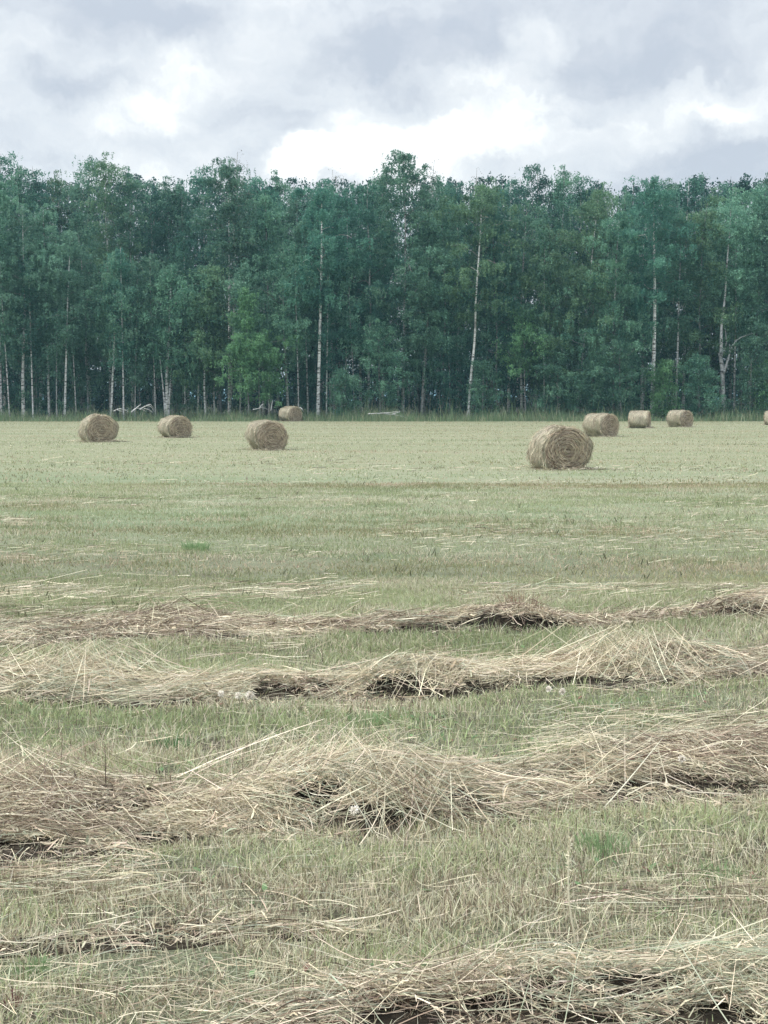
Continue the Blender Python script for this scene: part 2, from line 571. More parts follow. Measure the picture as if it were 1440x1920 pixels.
ROWS = [
    Row('hay_windrow', 'farthest long windrow of raked hay, dark hollow under its right half',
        [(-260, 1190, 0.50, 0.09), (0, 1190, 0.55, 0.10), (300, 1180, 0.60, 0.11), (640, 1180, 0.55, 0.12), (960, 1172, 0.5, 0.15), (1120, 1168, 0.28, 0.05), (1330, 1150, 0.28, 0.05), (1440, 1143, 0.5, 0.14), (1700, 1125, 0.5, 0.16)],
        [(960, 1172, 0.35, 0.28, 0.15), (310, 1165, 0.28, 0.22, 0.10), (760, 1180, 0.4, 0.25, 0.05), (1425, 1150, 0.4, 0.25, 0.16)],
        [(1000, 1188, 0.26, 0.12, 0.26), (900, 1184, 0.16, 0.12, 0.2), (790, 1190, 0.12, 0.09, 0.15), (710, 1198, 0.22, 0.09, 0.13), (1400, 1162, 0.25, 0.12, 0.2), (420, 1200, 0.14, 0.05, 0.1), (120, 1200, 0.1, 0.04, 0.1)],
        [(965, 1178, 0.24, 0.22, 260), (320, 1172, 0.24, 0.4, 300), (1425, 1158, 0.2, 0.3, 200)],
        11, 42000, 3.3, 0.32, 0.25),
    Row('hay_windrow', 'second farthest windrow of hay with two peaked tufts and white seed heads at its foot',
        [(-260, 1300, 0.48, 0.12), (60, 1290, 0.52, 0.15), (300, 1305, 0.5, 0.12), (520, 1300, 0.38, 0.11), (760, 1285, 0.42, 0.16), (980, 1275, 0.38, 0.12), (1200, 1258, 0.42, 0.15), (1440, 1250, 0.36, 0.12), (1700, 1235, 0.4, 0.12)],
        [(110, 1275, 0.30, 0.24, 0.14), (780, 1280, 0.42, 0.22, 0.12), (1200, 1250, 0.30, 0.24, 0.14), (1330, 1250, 0.4, 0.2, 0.06), (470, 1290, 0.3, 0.2, 0.05)],
        [(750, 1302, 0.20, 0.10, 0.25), (520, 1308, 0.14, 0.07, 0.16), (910, 1300, 0.10, 0.06, 0.14), (1090, 1290, 0.28, 0.06, 0.14), (200, 1334, 0.22, 0.06, 0.12), (110, 1332, 0.1, 0.05, 0.12), (850, 1306, 0.1, 0.05, 0.14), (380, 1330, 0.2, 0.06, 0.1), (600, 1300, 0.1, 0.05, 0.1), (1250, 1262, 0.15, 0.05, 0.1), (1150, 1262, 0.06, 0.05, 0.12)],
        [(125, 1285, 0.36, 0.5, 900), (1185, 1265, 0.38, 0.45, 900), (760, 1285, 0.2, 0.4, 260)],
        23, 52000, 2.9, 0.31, 0.4),
    Row('hay_windrow', 'widest tangled windrow of hay across the middle foreground with a tall central heap',
        [(-260, 1590, 0.45, 0.12), (0, 1572, 0.52, 0.13), (200, 1560, 0.46, 0.11), (370, 1552, 0.36, 0.07), (480, 1535, 0.40, 0.10), (660, 1515, 0.52, 0.17), (840, 1505, 0.44, 0.11), (980, 1490, 0.36, 0.07), (1120, 1465, 0.42, 0.11), (1280, 1440, 0.50, 0.15), (1440, 1425, 0.52, 0.16), (1750, 1395, 0.52, 0.16)],
        [(640, 1490, 0.42, 0.28, 0.17), (60, 1490, 0.40, 0.25, 0.11), (740, 1510, 0.2, 0.25, 0.07), (1370, 1420, 0.55, 0.25, 0.09), (1130, 1440, 0.3, 0.2, 0.05), (930, 1465, 0.3, 0.2, 0.05)],
        [(530, 1500, 0.20, 0.07, 0.22), (720, 1555, 0.22, 0.06, 0.20), (400, 1580, 0.22, 0.05, 0.14), (230, 1535, 0.14, 0.05, 0.12), (1010, 1475, 0.16, 0.06, 0.14), (1310, 1490, 0.3, 0.06, 0.14), (60, 1600, 0.24, 0.06, 0.12), (880, 1520, 0.14, 0.05, 0.12), (180, 1500, 0.1, 0.04, 0.1), (800, 1440, 0.1, 0.05, 0.1), (600, 1530, 0.12, 0.05, 0.12), (300, 1500, 0.12, 0.04, 0.1), (1180, 1500, 0.12, 0.04, 0.1), (640, 1450, 0.08, 0.04, 0.12), (120, 1470, 0.08, 0.04, 0.1)],
        [(640, 1475, 0.32, 0.45, 800), (735, 1530, 0.30, 0.3, 700), (55, 1500, 0.30, 0.45, 700), (475, 1510, 0.22, 0.3, 300), (1150, 1455, 0.24, 0.5, 400)],
        37, 72000, 2.4, 0.28, 0.4),
    Row('hay_windrow', 'nearest windrow of hay, cut off by the lower edge of the photo',
        [(-300, 2080, 0.22, 0.05), (100, 2030, 0.24, 0.06), (420, 1975, 0.26, 0.08), (700, 1925, 0.27, 0.10), (1000, 1900, 0.30, 0.12), (1250, 1905, 0.27, 0.10), (1440, 1890, 0.28, 0.10), (1800, 1870, 0.28, 0.10)],
        [(1010, 1860, 0.30, 0.16, 0.09), (740, 1890, 0.2, 0.15, 0.05), (1440, 1860, 0.25, 0.15, 0.08)],
        [(1200, 1885, 0.12, 0.05, 0.12), (930, 1920, 0.14, 0.05, 0.12), (760, 1950, 0.1, 0.05, 0.12), (1330, 1930, 0.1, 0.04, 0.1), (1100, 1935, 0.1, 0.04, 0.1), (600, 1900, 0.10, 0.04, 0.10), (820, 1925, 0.2, 0.05, 0.12), (1010, 1900, 0.08, 0.04, 0.1)],
        [(900, 1890, 0.22, 0.3, 450), (1440, 1860, 0.2, 0.35, 300), (640, 1900, 0.12, 0.25, 250)],
        53, 34000, 2.1, 0.22, 0.5),
    Row('hay_windrow', 'thin low wisp of hay lying on stubble, lower left foreground',
        [(-260, 1835, 0.10, 0.015), (120, 1805, 0.12, 0.02), (330, 1780, 0.14, 0.03), (520, 1762, 0.13, 0.04), (700, 1775, 0.08, 0.01)],
        [(530, 1762, 0.2, 0.08, 0.02)], [(520, 1776, 0.15, 0.05, 0.04)], [],
        71, 2600, 2.6, 0.26, 0.3),
]


def stalk_lines(rng, n, row):
    """curved stalks lying on (and bridging over) the ridge"""
    x0, x1 = row.P[0, 0], row.P[-1, 0]
    x = rng.uniform(x0, x1, n)
    t = np.clip(rng.normal(0, 0.5, n), -1.15, 1.15)
    yc, hw, hh = row.cl(x)
    hwv = hw * row.rag(x)
    y = yc + t * hwv
    # thin out at the ends of faint stretches
    keep = rng.random(n) < np.clip(0.25 + hh * 9, 0, 1)
    x, y, hw, t = x[keep], y[keep], hw[keep], t[keep]
    n = len(x)
    ang = (fbm(x * 1.2, y * 2.0, row.seed + 60, 3) - 0.5) * 2.6 + rng.normal(0, 0.5, n)
    wild = rng.random(n) < 0.28
    ang = np.where(wild, rng.uniform(-pi, pi, n), ang)
    L = row.lmean * 0.44 * rng.lognormal(0, 0.6, n)
    L = np.clip(L, 0.04, 0.42)
    K = 7
    s = np.linspace(-0.5, 0.5, K)[None, :]
    curv = rng.normal(0, 0.45, n)[:, None]
    a = ang[:, None] + curv * s
    dx = np.cos(a); dy = np.sin(a)
    st = (L / (K - 1))[:, None]
    px = x[:, None] + np.cumsum(dx, 1) * st - dx.sum(1)[:, None] * st / 2
    py = y[:, None] + np.cumsum(dy, 1) * st - dy.sum(1)[:, None] * st / 2
    hs = row.height(px, py)
    # stiff stalks: blend surface following with a straight chord, lifted out of the heap
    lo = hs[:, :1]; hi = hs[:, -1:]
    chord = lo + (hi - lo) * (s + 0.5)
    lay = rng.exponential(0.016, n)[:, None] - 0.016
    z = 0.72 * hs + 0.28 * np.maximum(chord, hs) + lay
    tilt = rng.normal(0, 0.05, n)
    up = rng.random(n) < 0.05
    tilt = np.where(up, rng.uniform(0.1, 0.5, n), tilt)
    z = z + (s + 0.5) * (tilt * L)[:, None]
    z = np.maximum(z, hfun(px, py) + 0.002)
    P = np.stack([px, py, z], -1)
    return P, x, y, n


def tuft_lines(rng, row, tx, ty, ht, rr, nn):
    """stalks that lean together into a peak"""
    phi = rng.normal(rng.uniform(-pi, pi), 1.5, nn) + np.where(rng.random(nn) < .35, pi, 0)
    K = 6
    s = np.linspace(0, 1, K)[None, :]
    r = rr * rng.uniform(0.25, 1.25, nn)
    offx = rng.normal(0, rr * 0.42, nn); offy = rng.normal(0, rr * 0.25, nn)
    top = ht * rng.uniform(0.25, 1.25, nn)
    over = rng.uniform(-0.12, 0.18, nn)
    px = tx + offx[:, None] + np.cos(phi)[:, None] * (r[:, None] * (1 - s) ** 1.0 - over[:, None] * s)
    py = ty + offy[:, None] + np.sin(phi)[:, None] * (r[:, None] * (1 - s) ** 1.0 * 0.7 - over[:, None] * s)
    base = row.height(px, py)
    zt = hfun(tx, ty) + top[:, None] * s ** (0.75 + 0.5 * rng.random((nn, 1))) * 1.0
    z = np.maximum(base * (1 - s) + 0.0, zt) + rng.uniform(0, 0.03, nn)[:, None]
    z = np.maximum(z, base - 0.004)
    return np.stack([px, py, z], -1)


def ribbon_side(rng, P):
    d = unit(P[:, -1] - P[:, 0])
    r = unit(rng.normal(0, 1, d.shape) + np.array([0, 0, 0]))
    sd = unit(np.cross(d, r))
    return sd


def build_row(row, mixin=0.06):
    rng = np.random.default_rng(row.seed)
    B = Buf()
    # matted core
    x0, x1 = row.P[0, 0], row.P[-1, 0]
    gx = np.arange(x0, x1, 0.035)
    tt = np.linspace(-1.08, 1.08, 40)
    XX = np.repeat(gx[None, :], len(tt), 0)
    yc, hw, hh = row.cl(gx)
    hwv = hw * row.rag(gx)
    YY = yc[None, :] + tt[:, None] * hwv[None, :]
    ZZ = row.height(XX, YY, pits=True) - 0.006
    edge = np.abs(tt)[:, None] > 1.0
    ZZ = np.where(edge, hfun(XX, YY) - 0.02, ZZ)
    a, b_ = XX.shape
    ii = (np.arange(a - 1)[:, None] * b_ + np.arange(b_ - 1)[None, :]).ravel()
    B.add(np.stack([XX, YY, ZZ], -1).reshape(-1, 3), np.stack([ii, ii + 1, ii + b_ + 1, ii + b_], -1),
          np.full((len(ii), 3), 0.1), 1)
    P, x, y, n = stalk_lines(rng, row.n, row)
    # fewer stalks over the hollows
    keep = np.ones(n, bool)
    for (hx, hy, rx, ry, a_) in row.pits:
        wob = 0.6 + 1.3 * fbm(P[:, :, 0] * 9, P[:, :, 1] * 12, row.seed + 90, 2)
        inside = ((((P[:, :, 0] - hx) / rx) ** 2 + ((P[:, :, 1] - hy) / ry) ** 2) < wob).sum(1) >= 2
        keep &= ~(inside & (rng.random(n) < 0.975))
    P, x, y = P[keep], x[keep], y[keep]; n = len(x)
    w = row.wmm * 0.9 / 1000 * rng.lognormal(0, 0.35, n)
    V, Q = ribbons(P, w, ribbon_side(rng, P), [0.7, 1, 1, 1, 0.95, 0.8, 0.35])
    c = straw_cols(rng, n, x, y, row.green)
    B.add(V, Q, np.repeat(c, P.shape[1] - 1, 0), 0)
    # short broken bits and dry leaves matted between the stalks
    m = int(row.n * 1.1)
    x = rng.uniform(row.P[0, 0], row.P[-1, 0], m)
    yc, hw, hh = row.cl(x)
    y = yc + np.clip(rng.normal(0, 0.55, m), -1.3, 1.3) * hw * row.rag(x)
    k = (rng.random(m) < np.clip(0.15 + hh * 9, 0, 1)) & (fbm(x * 5, y * 7, row.seed + 70, 2) > 0.42)
    for (hx, hy, rx, ry, a_) in row.pits:
        k &= ~(((((x - hx) / rx) ** 2 + ((y - hy) / ry) ** 2) < 0.7) & (rng.random(m) < 0.9))
    x, y = x[k], y[k]; m = len(x)
    ln = rng.uniform(0.012, 0.07, m) * (row.wmm / 2.6)
    dv = unit(np.stack([rng.normal(0, 1, m), rng.normal(0, 0.7, m), rng.normal(0, 0.35, m)], -1)) * ln[:, None]
    z = row.height(x, y) + rng.normal(0.004, 0.012, m)
    P = np.stack([x, y, np.maximum(z, hfun(x, y) + 0.004)], -1)[:, None, :] + dv[:, None, :] * np.array([0, 0.5, 1.0])[None, :, None]
    P[:, 1, 2] += ln * rng.uniform(-0.1, 0.2, m)
    V, Q = ribbons(P, row.wmm / 1000 * rng.lognormal(0.1, 0.5, m), ribbon_side(rng, P), [0.8, 1.2, 0.4])
    c = straw_cols(rng, m, x + 3, y, row.green) * np.array([0.95, 0.92, 0.9]) * rng.choice([0.65, 1.05], m, p=[.25, .75])[:, None]
    B.add(V, Q, np.repeat(c, 2, 0), 0)
    for (tx, ty, ht, rr, nn) in row.tufts:
        P = tuft_lines(rng, row, tx, ty, ht, rr, nn)
        w = row.wmm / 1000 * 1.15 * rng.lognormal(0, 0.3, nn)
        V, Q = ribbons(P, w, ribbon_side(rng, P), [1, 1, 1, 0.9, 0.7, 0.3])
        c = straw_cols(rng, nn, P[:, 0, 0], P[:, 0, 1], row.green) * 1.06
        B.add(V, Q, np.repeat(c, 5, 0), 0)
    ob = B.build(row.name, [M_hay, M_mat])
    tag(ob, row.label, 'windrow', 'raked rows of cut hay')
    return ob


for r_ in ROWS:
    build_row(r_)


def row_cover(x, y):
    """1 inside a windrow, 0 outside"""
    m = np.zeros(len(x))
    for r in ROWS[:4]:
        x0, x1 = r.P[0, 0], r.P[-1, 0]
        t = np.abs(r.cover(x, y))
        m = np.maximum(m, np.where((x > x0) & (x < x1) & (t < 0.92), 1.0, 0.0))
    return m


# ------------------------------------------------------------------ grass: short stubble, one mass
def grass_cols(rng, n, x, y, far=0.0):
    g = fbm(x * 0.35 + 7, y * 0.9, 101, 4)
    s = fbm(x * 0.9, y * 2.6 + 11, 131, 4) * 0.6 + fbm(x * 0.16, y * 0.8 + 31, 141, 4) * 0.4
    s = 0.5 + (s - 0.5) * 1.4
    ng = np.clip((13 - y) / 6, 0, 1)[:, None] * 0.22 + 1.0
    br = np.clip((fbm(x * 0.10 + 3, y * 0.55, 171, 4) - 0.50) * 5, 0, 1)[:, None] * np.clip((y - 8) / 6, 0, 1)[:, None]
    ng = ng * (1 - br * np.array([0.10, 0.24, 0.26]))
    G1 = np.array([0.265, 0.305, 0.165]) * ng; G2 = np.array([0.355, 0.39, 0.225]) * ng; S1 = np.array([0.53, 0.50, 0.37]) * ng; B1 = np.array([0.24, 0.20, 0.14])
    far = np.clip((y - 26) / 14, 0, 1)
    near = np.clip((11 - y) / 5, 0, 1)
    a = np.clip((g - 0.35) * 3, 0, 1)[:, None]
    c = G1 * (1 - a) + G2 * a
    ps = np.clip(0.30 + (s - 0.5) * 2.2 + 0.22 * far + 0.22 * near, 0.08, 0.9)
    k = rng.random(n)
    c = np.where((k < ps)[:, None], S1, c)
    c = np.where((rng.random(n) < np.clip((s - 0.4) * 1.2, 0.04, 0.35) * (0.25 + 0.75 * near) * (1 - far))[:, None], B1, c)
    return c * rng.uniform(0.8, 1.22, n)[:, None] * (1 + rng.normal(0, 0.04, (n, 3)))


def blades(rng, n, y0, y1, hgt, wid, far, bend=0.6, power=1.0, K=3, margin=2.8):
    # uniform over the wedge the camera may see
    u = rng.random(n)
    yy = (y0 ** power + u * (y1 ** power - y0 ** power)) ** (1 / power)
    xx = rng.uniform(-1, 1, n) * (yy * 0.31 + margin)
    dens = fbm(xx * 1.3, yy * 1.8, 201, 3)
    nr = np.clip((9 - yy) / 4, 0, 1)
    d2 = fbm(xx * 7, yy * 8, 211, 2)
    keep = rng.random(n) < np.clip(0.5 + (dens - 0.40) * 5.5, 0.45, 1) * np.clip(1 - nr + nr * (0.4 + (d2 - 0.33) * 4.5), 0.3, 1)
    xx, yy = xx[keep], yy[keep]
    keep = (row_cover(xx, yy) < 0.5) | (rng.random(len(xx)) < 0.10)
    xx, yy = xx[keep], yy[keep]
    n = len(xx)
    tall = np.clip(0.6 + 1.1 * fbm(xx * 0.9, yy * 1.2, 301, 3) - 0.1, 0.4, 1.6)
    h_ = hgt * tall * rng.lognormal(0, 0.35, n)
    phi = rng.uniform(-pi, pi, n)
    ln = np.abs(rng.normal(0, bend, n))
    s = np.linspace(0, 1, K)[None, :]
    ox = np.cos(phi)[:, None] * (ln * h_)[:, None] * s ** 1.6
    oy = np.sin(phi)[:, None] * (ln * h_)[:, None] * s ** 1.6
    z = hfun(xx, yy)[:, None] - 0.004 + h_[:, None] * s / np.sqrt(1 + 0.5 * ln[:, None] ** 2)
    P = np.stack([xx[:, None] + ox, yy[:, None] + oy, z], -1)
    th = rng.uniform(-pi, pi, n)
    side = np.stack([np.cos(th), np.sin(th) * 0.6, np.zeros(n)], -1)
    V, Q = ribbons(P, wid * rng.lognormal(0, 0.3, n), unit(side), [1, 0.85, 0.2] if K == 3 else [1, 0.15])
    c = grass_cols(rng, n, xx, yy, far)
    return V, Q, np.repeat(c, K - 1, 0)


rng = np.random.default_rng(5)
B = Buf()
B.add(*blades(rng, 470000, 2.6, 6.0, 0.032, 0.0030, 0.0, 0.9, 2.0))
B.add(*blades(rng, 580000, 6.0, 12.0, 0.034, 0.0042, 0.0, 0.9, 2.0))
B.add(*blades(rng, 310000, 12.0, 26.0, 0.034, 0.0080, 0.35, 0.9, 1.6, K=2))
B.add(*blades(rng, 170000, 24.0, 103.0, 0.034, 0.022, 0.8, 0.9, 1.2, K=2, margin=4))
tag(B.build('meadow_grass', [M_blade]), kind='stuff')

# ------------------------------------------------------------------ loose hay left on the stubble, one mass
rng = np.random.default_rng(77)
B = Buf()
# px0, px1, py, spread in px, count, width mm, length
wisps = [
    (-100, 700, 1112, 9, 900, 7, 0.35), (850, 1500, 1110, 5, 500, 7, 0.35), (1050, 1250, 1106, 3, 260, 7, 0.3),
    (700, 1500, 1000, 16, 1500, 10, 0.4), (1250, 1500, 945, 8, 500, 14, 0.45), (-60, 60, 978, 3, 180, 12, 0.4),
    (-100, 900, 940, 5, 700, 14, 0.5), (300, 1500, 905, 4, 500, 16, 0.5), (-100, 700, 868, 4, 500, 20, 0.6),
    (500, 1500, 880, 3, 500, 20, 0.6), (-100, 600, 1030, 10, 500, 9, 0.4), (-100, 400, 1160, 12, 900, 6, 0.35),
    (-100, 300, 1650, 20, 420, 3.2, 0.28), (-80, 700, 1690, 30, 160, 2.6, 0.28), (200, 1440, 1620, 40, 330, 2.4, 0.25),
    (-80, 1500, 1780, 50, 260, 2.2, 0.22), (1080, 1500, 1700, 20, 260, 2.4, 0.25), (-80, 1500, 1400, 25, 420, 3.0, 0.26),
    (1000, 1500, 1380, 18, 900, 3.2, 0.32), (-80, 1500, 1230, 10, 500, 4.0, 0.3), (0, 700, 1880, 30, 520, 2.2, 0.2),
    (1100, 1500, 1830, 25, 420, 2.2, 0.24),
]
for (p0, p1, py, sp, cnt, wm, ln) in wisps:
    cnt = int(cnt * (1.0 if py > 1300 else 0.8 if py > 1050 else 0.8 if py > 950 else 0.35)); wm = wm * (0.62 if py > 1050 else 0.42); ln = ln * (0.6 if py > 1050 else 0.3)
    px = rng.uniform(p0, p1, cnt)
    pyy = py + rng.normal(0, sp * 1.3, cnt) + (fbm(px * 0.01, px * 0, int(py), 3) - 0.5) * sp * 1.6
    xy = np.array([G(a, b) for a, b in zip(px, pyy)])
    x, y = xy[:, 0], xy[:, 1]
    ang = rng.normal(0, 0.45, cnt)
    ang = np.where(rng.random(cnt) < 0.2, rng.uniform(-pi, pi, cnt), ang)
    L = ln * rng.lognormal(0, 0.4, cnt)
    K = 5
    s = np.linspace(-0.5, 0.5, K)[None, :]
    a = ang[:, None] + rng.normal(0, 0.8, cnt)[:, None] * s
    st = (L / (K - 1))[:, None]
    X_ = x[:, None] + (np.cumsum(np.cos(a), 1) - np.cos(a).sum(1)[:, None] / 2) * st
    Y_ = y[:, None] + (np.cumsum(np.sin(a), 1) - np.sin(a).sum(1)[:, None] / 2) * st
    Z_ = hfun(X_, Y_) + rng.uniform(0.008, 0.035, cnt)[:, None] + (s + 0.5) * (np.abs(rng.normal(0, 0.08, cnt)) * L)[:, None]
    P = np.stack([X_, Y_, Z_], -1)
    V, Q = ribbons(P, wm / 1000 * rng.lognormal(0, 0.3, cnt), ribbon_side(rng, P))
    c = straw_cols(rng, cnt, x, y, 0.25)
    B.add(V, Q, np.repeat(c, K - 1, 0))
# small dark weeds scattered over the field
n = 900
yy = rng.uniform(8, 60, n); xx = rng.uniform(-1, 1, n) * (yy * 0.31 + 1)
cx = fbm(xx * 0.7, yy * 0.7, 811, 3); k = cx > 0.5; xx, yy = xx[k], yy[k]; n = len(xx)
m_ = 5
xx = np.repeat(xx, m_) + rng.normal(0, 0.05, n * m_); yy = np.repeat(yy, m_) + rng.normal(0, 0.05, n * m_); n *= m_
hh_ = rng.uniform(0.03, 0.09, n)
phi = rng.uniform(-pi, pi, n)
s = np.array([0, 1.0])[None, :]
P = np.stack([xx[:, None] + np.cos(phi)[:, None] * hh_[:, None] * .6 * s, yy[:, None] + np.sin(phi)[:, None] * hh_[:, None] * .6 * s, hfun(xx, yy)[:, None] + hh_[:, None] * s], -1)
th = rng.uniform(-pi, pi, n)
V, Q = ribbons(P, rng.uniform(0.008, 0.02, n), np.stack([np.cos(th), np.sin(th) * 0.5, 0 * th], -1), [1, .4])
B.add(V, Q, np.array([0.16, 0.17, 0.10]) * rng.uniform(0.6, 1.5, n)[:, None])
# stubble: pale cut stalk ends standing in the near grass
n = 14000
yy = np.sqrt(rng.uniform(2.8 ** 2, 10 ** 2, n)); xx = rng.uniform(-1, 1, n) * (yy * 0.31 + 1.5)
k = row_cover(xx, yy) < 0.5
xx, yy = xx[k], yy[k]; n = len(xx)
hh_ = rng.uniform(0.03, 0.085, n)
phi = rng.uniform(-pi, pi, n); le = np.abs(rng.normal(0, 0.35, n))
s = np.array([0, 1.0])[None, :]
P = np.stack([xx[:, None] + np.cos(phi)[:, None] * (le * hh_)[:, None] * s, yy[:, None] + np.sin(phi)[:, None] * (le * hh_)[:, None] * s,
              hfun(xx, yy)[:, None] + hh_[:, None] * s], -1)
th = rng.uniform(-pi, pi, n)
V, Q = ribbons(P, rng.uniform(0.002, 0.0035, n), np.stack([np.cos(th), np.sin(th) * 0.5, 0 * th], -1))
B.add(V, Q, straw_cols(rng, n, xx, yy, 0.3))
tag(B.build('loose_hay', [M_hay]), kind='stuff')

# broad-leaved ground plants, mass
B = Buf()
n = 5200
yy = np.sqrt(rng.uniform(2.8 ** 2, 9.5 ** 2, n)); xx = rng.uniform(-1, 1, n) * (yy * 0.31 + 1.5)
k = (row_cover(xx, yy) < 0.5) & (fbm(xx * 1.8, yy * 1.8, 401, 3) > 0.52)
xx, yy = xx[k], yy[k]; n = len(xx)
phi = rng.uniform(-pi, pi, n)
d = np.stack([np.cos(phi), np.sin(phi), rng.uniform(0.1, 0.9, n)], -1); d = unit(d)
sd = unit(np.cross(d, np.array([0, 0, 1.0])))
ln = rng.uniform(0.02, 0.05, n)
K = 4
s = np.linspace(0, 1, K)[None, :, None]
P = np.stack([xx, yy, hfun(xx, yy) + 0.01], -1)[:, None, :] + d[:, None, :] * ln[:, None, None] * s
P[:, :, 2] -= (s[:, :, 0] ** 2) * (ln * 0.25)[:, None]
V, Q = ribbons(P, ln * 0.42, sd, [0.3, 1.0, 0.8, 0.1])
c = np.array([0.13, 0.22, 0.10]) * rng.uniform(0.7, 1.5, n)[:, None]
c = np.where((rng.random(n) < 0.25)[:, None], np.array([0.23, 0.13, 0.10]) * rng.uniform(0.6, 1.2, n)[:, None], c)
B.add(V, Q, np.repeat(c, K - 1, 0))
tag(B.build('ground_cover_plants', [M_blade]), kind='stuff')


# ------------------------------------------------------------------ single things in the foreground
def tuft_thing(px, py, n, hgt, rad, wid, colA, colB, name, label, cat, group=None, seed=1):
    r = np.random.default_rng(seed)
    x0, y0 = G(px, py)
    a = r.uniform(-pi, pi, n); rr = rad * np.sqrt(r.random(n))
    x = x0 + np.cos(a) * rr; y = y0 + np.sin(a) * rr
    h_ = hgt * r.uniform(0.5, 1.2, n)
    phi = a + r.normal(0, 0.6, n); le = np.abs(r.normal(0.35, 0.3, n))
    s = np.linspace(0, 1, 5)[None, :]
    P = np.stack([x[:, None] + np.cos(phi)[:, None] * (le * h_)[:, None] * s ** 1.7,
                  y[:, None] + np.sin(phi)[:, None] * (le * h_)[:, None] * s ** 1.7,
                  hfun(x, y)[:, None] - 0.005 + h_[:, None] * s * (1 - 0.25 * s * le[:, None])], -1)
    th = r.uniform(-pi, pi, n)
    V, Q = ribbons(P, wid * r.lognormal(0, 0.2, n), np.stack([np.cos(th), np.sin(th) * 0.5, 0 * th], -1), [0.9, 1, 0.85, 0.6, 0.1])
    t = r.random(n)[:, None]
    c = (np.array(colA) * (1 - t) + np.array(colB) * t) * r.uniform(0.85, 1.15, n)[:, None]
    B = Buf(); B.add(V, Q, np.repeat(c, 4, 0))
    ob = B.build(name, [M_blade])
    # keep the origin at its foot
    z0 = float(hfun(x0, y0))
    co_ = np.empty(len(ob.data.vertices) * 3, np.float32); ob.data.vertices.foreach_get('co', co_)
    co_ = co_.reshape(-1, 3) - np.array([x0, y0, z0], np.float32)
    ob.data.vertices.foreach_set('co', co_.ravel()); ob.data.update()
    ob.location = (x0, y0, z0)
    return tag(ob, label, cat, group)


GR1, GR2 = (0.19, 0.29, 0.14), (0.28, 0.39, 0.20)
tuft_thing(366, 1032, 260, 0.11, 0.15, 0.007, GR1, GR2, 'grass_tuft', 'bright green tuft alone in the mown field, below the second bale from the left', 'grass tuft', 'bright green tufts left uncut', 3)
tuft_thing(690, 1362, 150, 0.075, 0.10, 0.005, GR1, GR2, 'grass_tuft', 'bright green tuft between the second and third windrows near the middle', 'grass tuft', 'bright green tufts left uncut', 4)
tuft_thing(320, 1405, 130, 0.07, 0.09, 0.005, (0.10, 0.2, 0.09), GR1, 'grass_tuft', 'dark green tuft just behind the left part of the widest windrow', 'grass tuft', 'bright green tufts left uncut', 5)
tuft_thing(1130, 1592, 170, 0.07, 0.10, 0.0042, GR1, GR2, 'grass_tuft', 'green tuft in front of the widest windrow, right of its centre', 'grass tuft', 'bright green tufts left uncut', 6)
tuft_thing(1350, 1640, 120, 0.06, 0.07, 0.004, GR1, GR2, 'grass_tuft', 'green tuft farthest to the right in front of the widest windrow', 'grass tuft', 'bright green tufts left uncut', 7)
tuft_thing(60, 1835, 120, 0.05, 0.05, 0.0035, GR1, GR2, 'grass_tuft', 'small green tuft in the lower left corner beside the thin hay wisp', 'grass tuft', 'bright green tufts left uncut', 8)
BR1, BR2 = (0.20, 0.12, 0.085), (0.34, 0.25, 0.17)
tuft_thing(745, 1895, 120, 0.085, 0.05, 0.003, BR1, BR2, 'dry_weed', 'reddish brown dry weed standing at the lower edge near the middle', 'weed', 'brown dried weeds', 9)
tuft_thing(28, 1900, 60, 0.05, 0.03, 0.003, (0.12, 0.05, 0.06), (0.22, 0.10, 0.10), 'dry_weed', 'dark purple brown weed in the lower left corner', 'weed', 'brown dried weeds', 10)
tuft_thing(975, 1168, 150, 0.26, 0.10, 0.007, BR1, BR2, 'dry_weed', 'rusty brown weed sticking up from the farthest windrow above its dark hollow', 'weed', 'brown dried weeds', 12)


def stem(name, pts_img, d0_, rad, label, cat, col, head=None):
    """a thin curved stem given by its photo positions, standing at distance d0_"""
    pts = np.array([AT(px, py, d0_ + dd) for (px, py, dd) in pts_img])
    t = np.linspace(0, 1, len(pts)); tt = np.linspace(0, 1, 18)
    P = np.stack([np.interp(tt, t, pts[:, i]) for i in range(3)], -1)
    for _ in range(2):
        P[1:-1] = (P[:-2] + 2 * P[1:-1] + P[2:]) / 4
    o0 = P[0].copy(); P = P - o0
    V, Q = tube(P, np.linspace(rad, rad * 0.5, 18), 5)
    B = Buf(); B.add(V, Q, np.full((len(Q), 3), 1.0) * np.array(col))
    if head:
        r = np.random.default_rng(int(head * 1e5))
        m = 70
        kk = r.uniform(11.5, 17, m)
        base = np.stack([np.interp(kk, np.arange(18), P[:, i]) for i in range(3)], -1)
        dv = unit(r.normal(0, 1, (m, 3)) + np.array([0, 0, 1.2])) * head
        Pp = base[:, None, :] + dv[:, None, :] * np.linspace(0, 1, 3)[None, :, None]
        V, Q = ribbons(Pp, np.full(m, rad * 1.3), unit(np.cross(dv, r.normal(0, 1, (m, 3)))), [0.6, 1, 0.3])
        B.add(V, Q, np.full((len(Q), 3), 1.0) * np.array(col))
    ob = B.build(name, [M_hay]); ob.location = o0
    return tag(ob, label, cat)


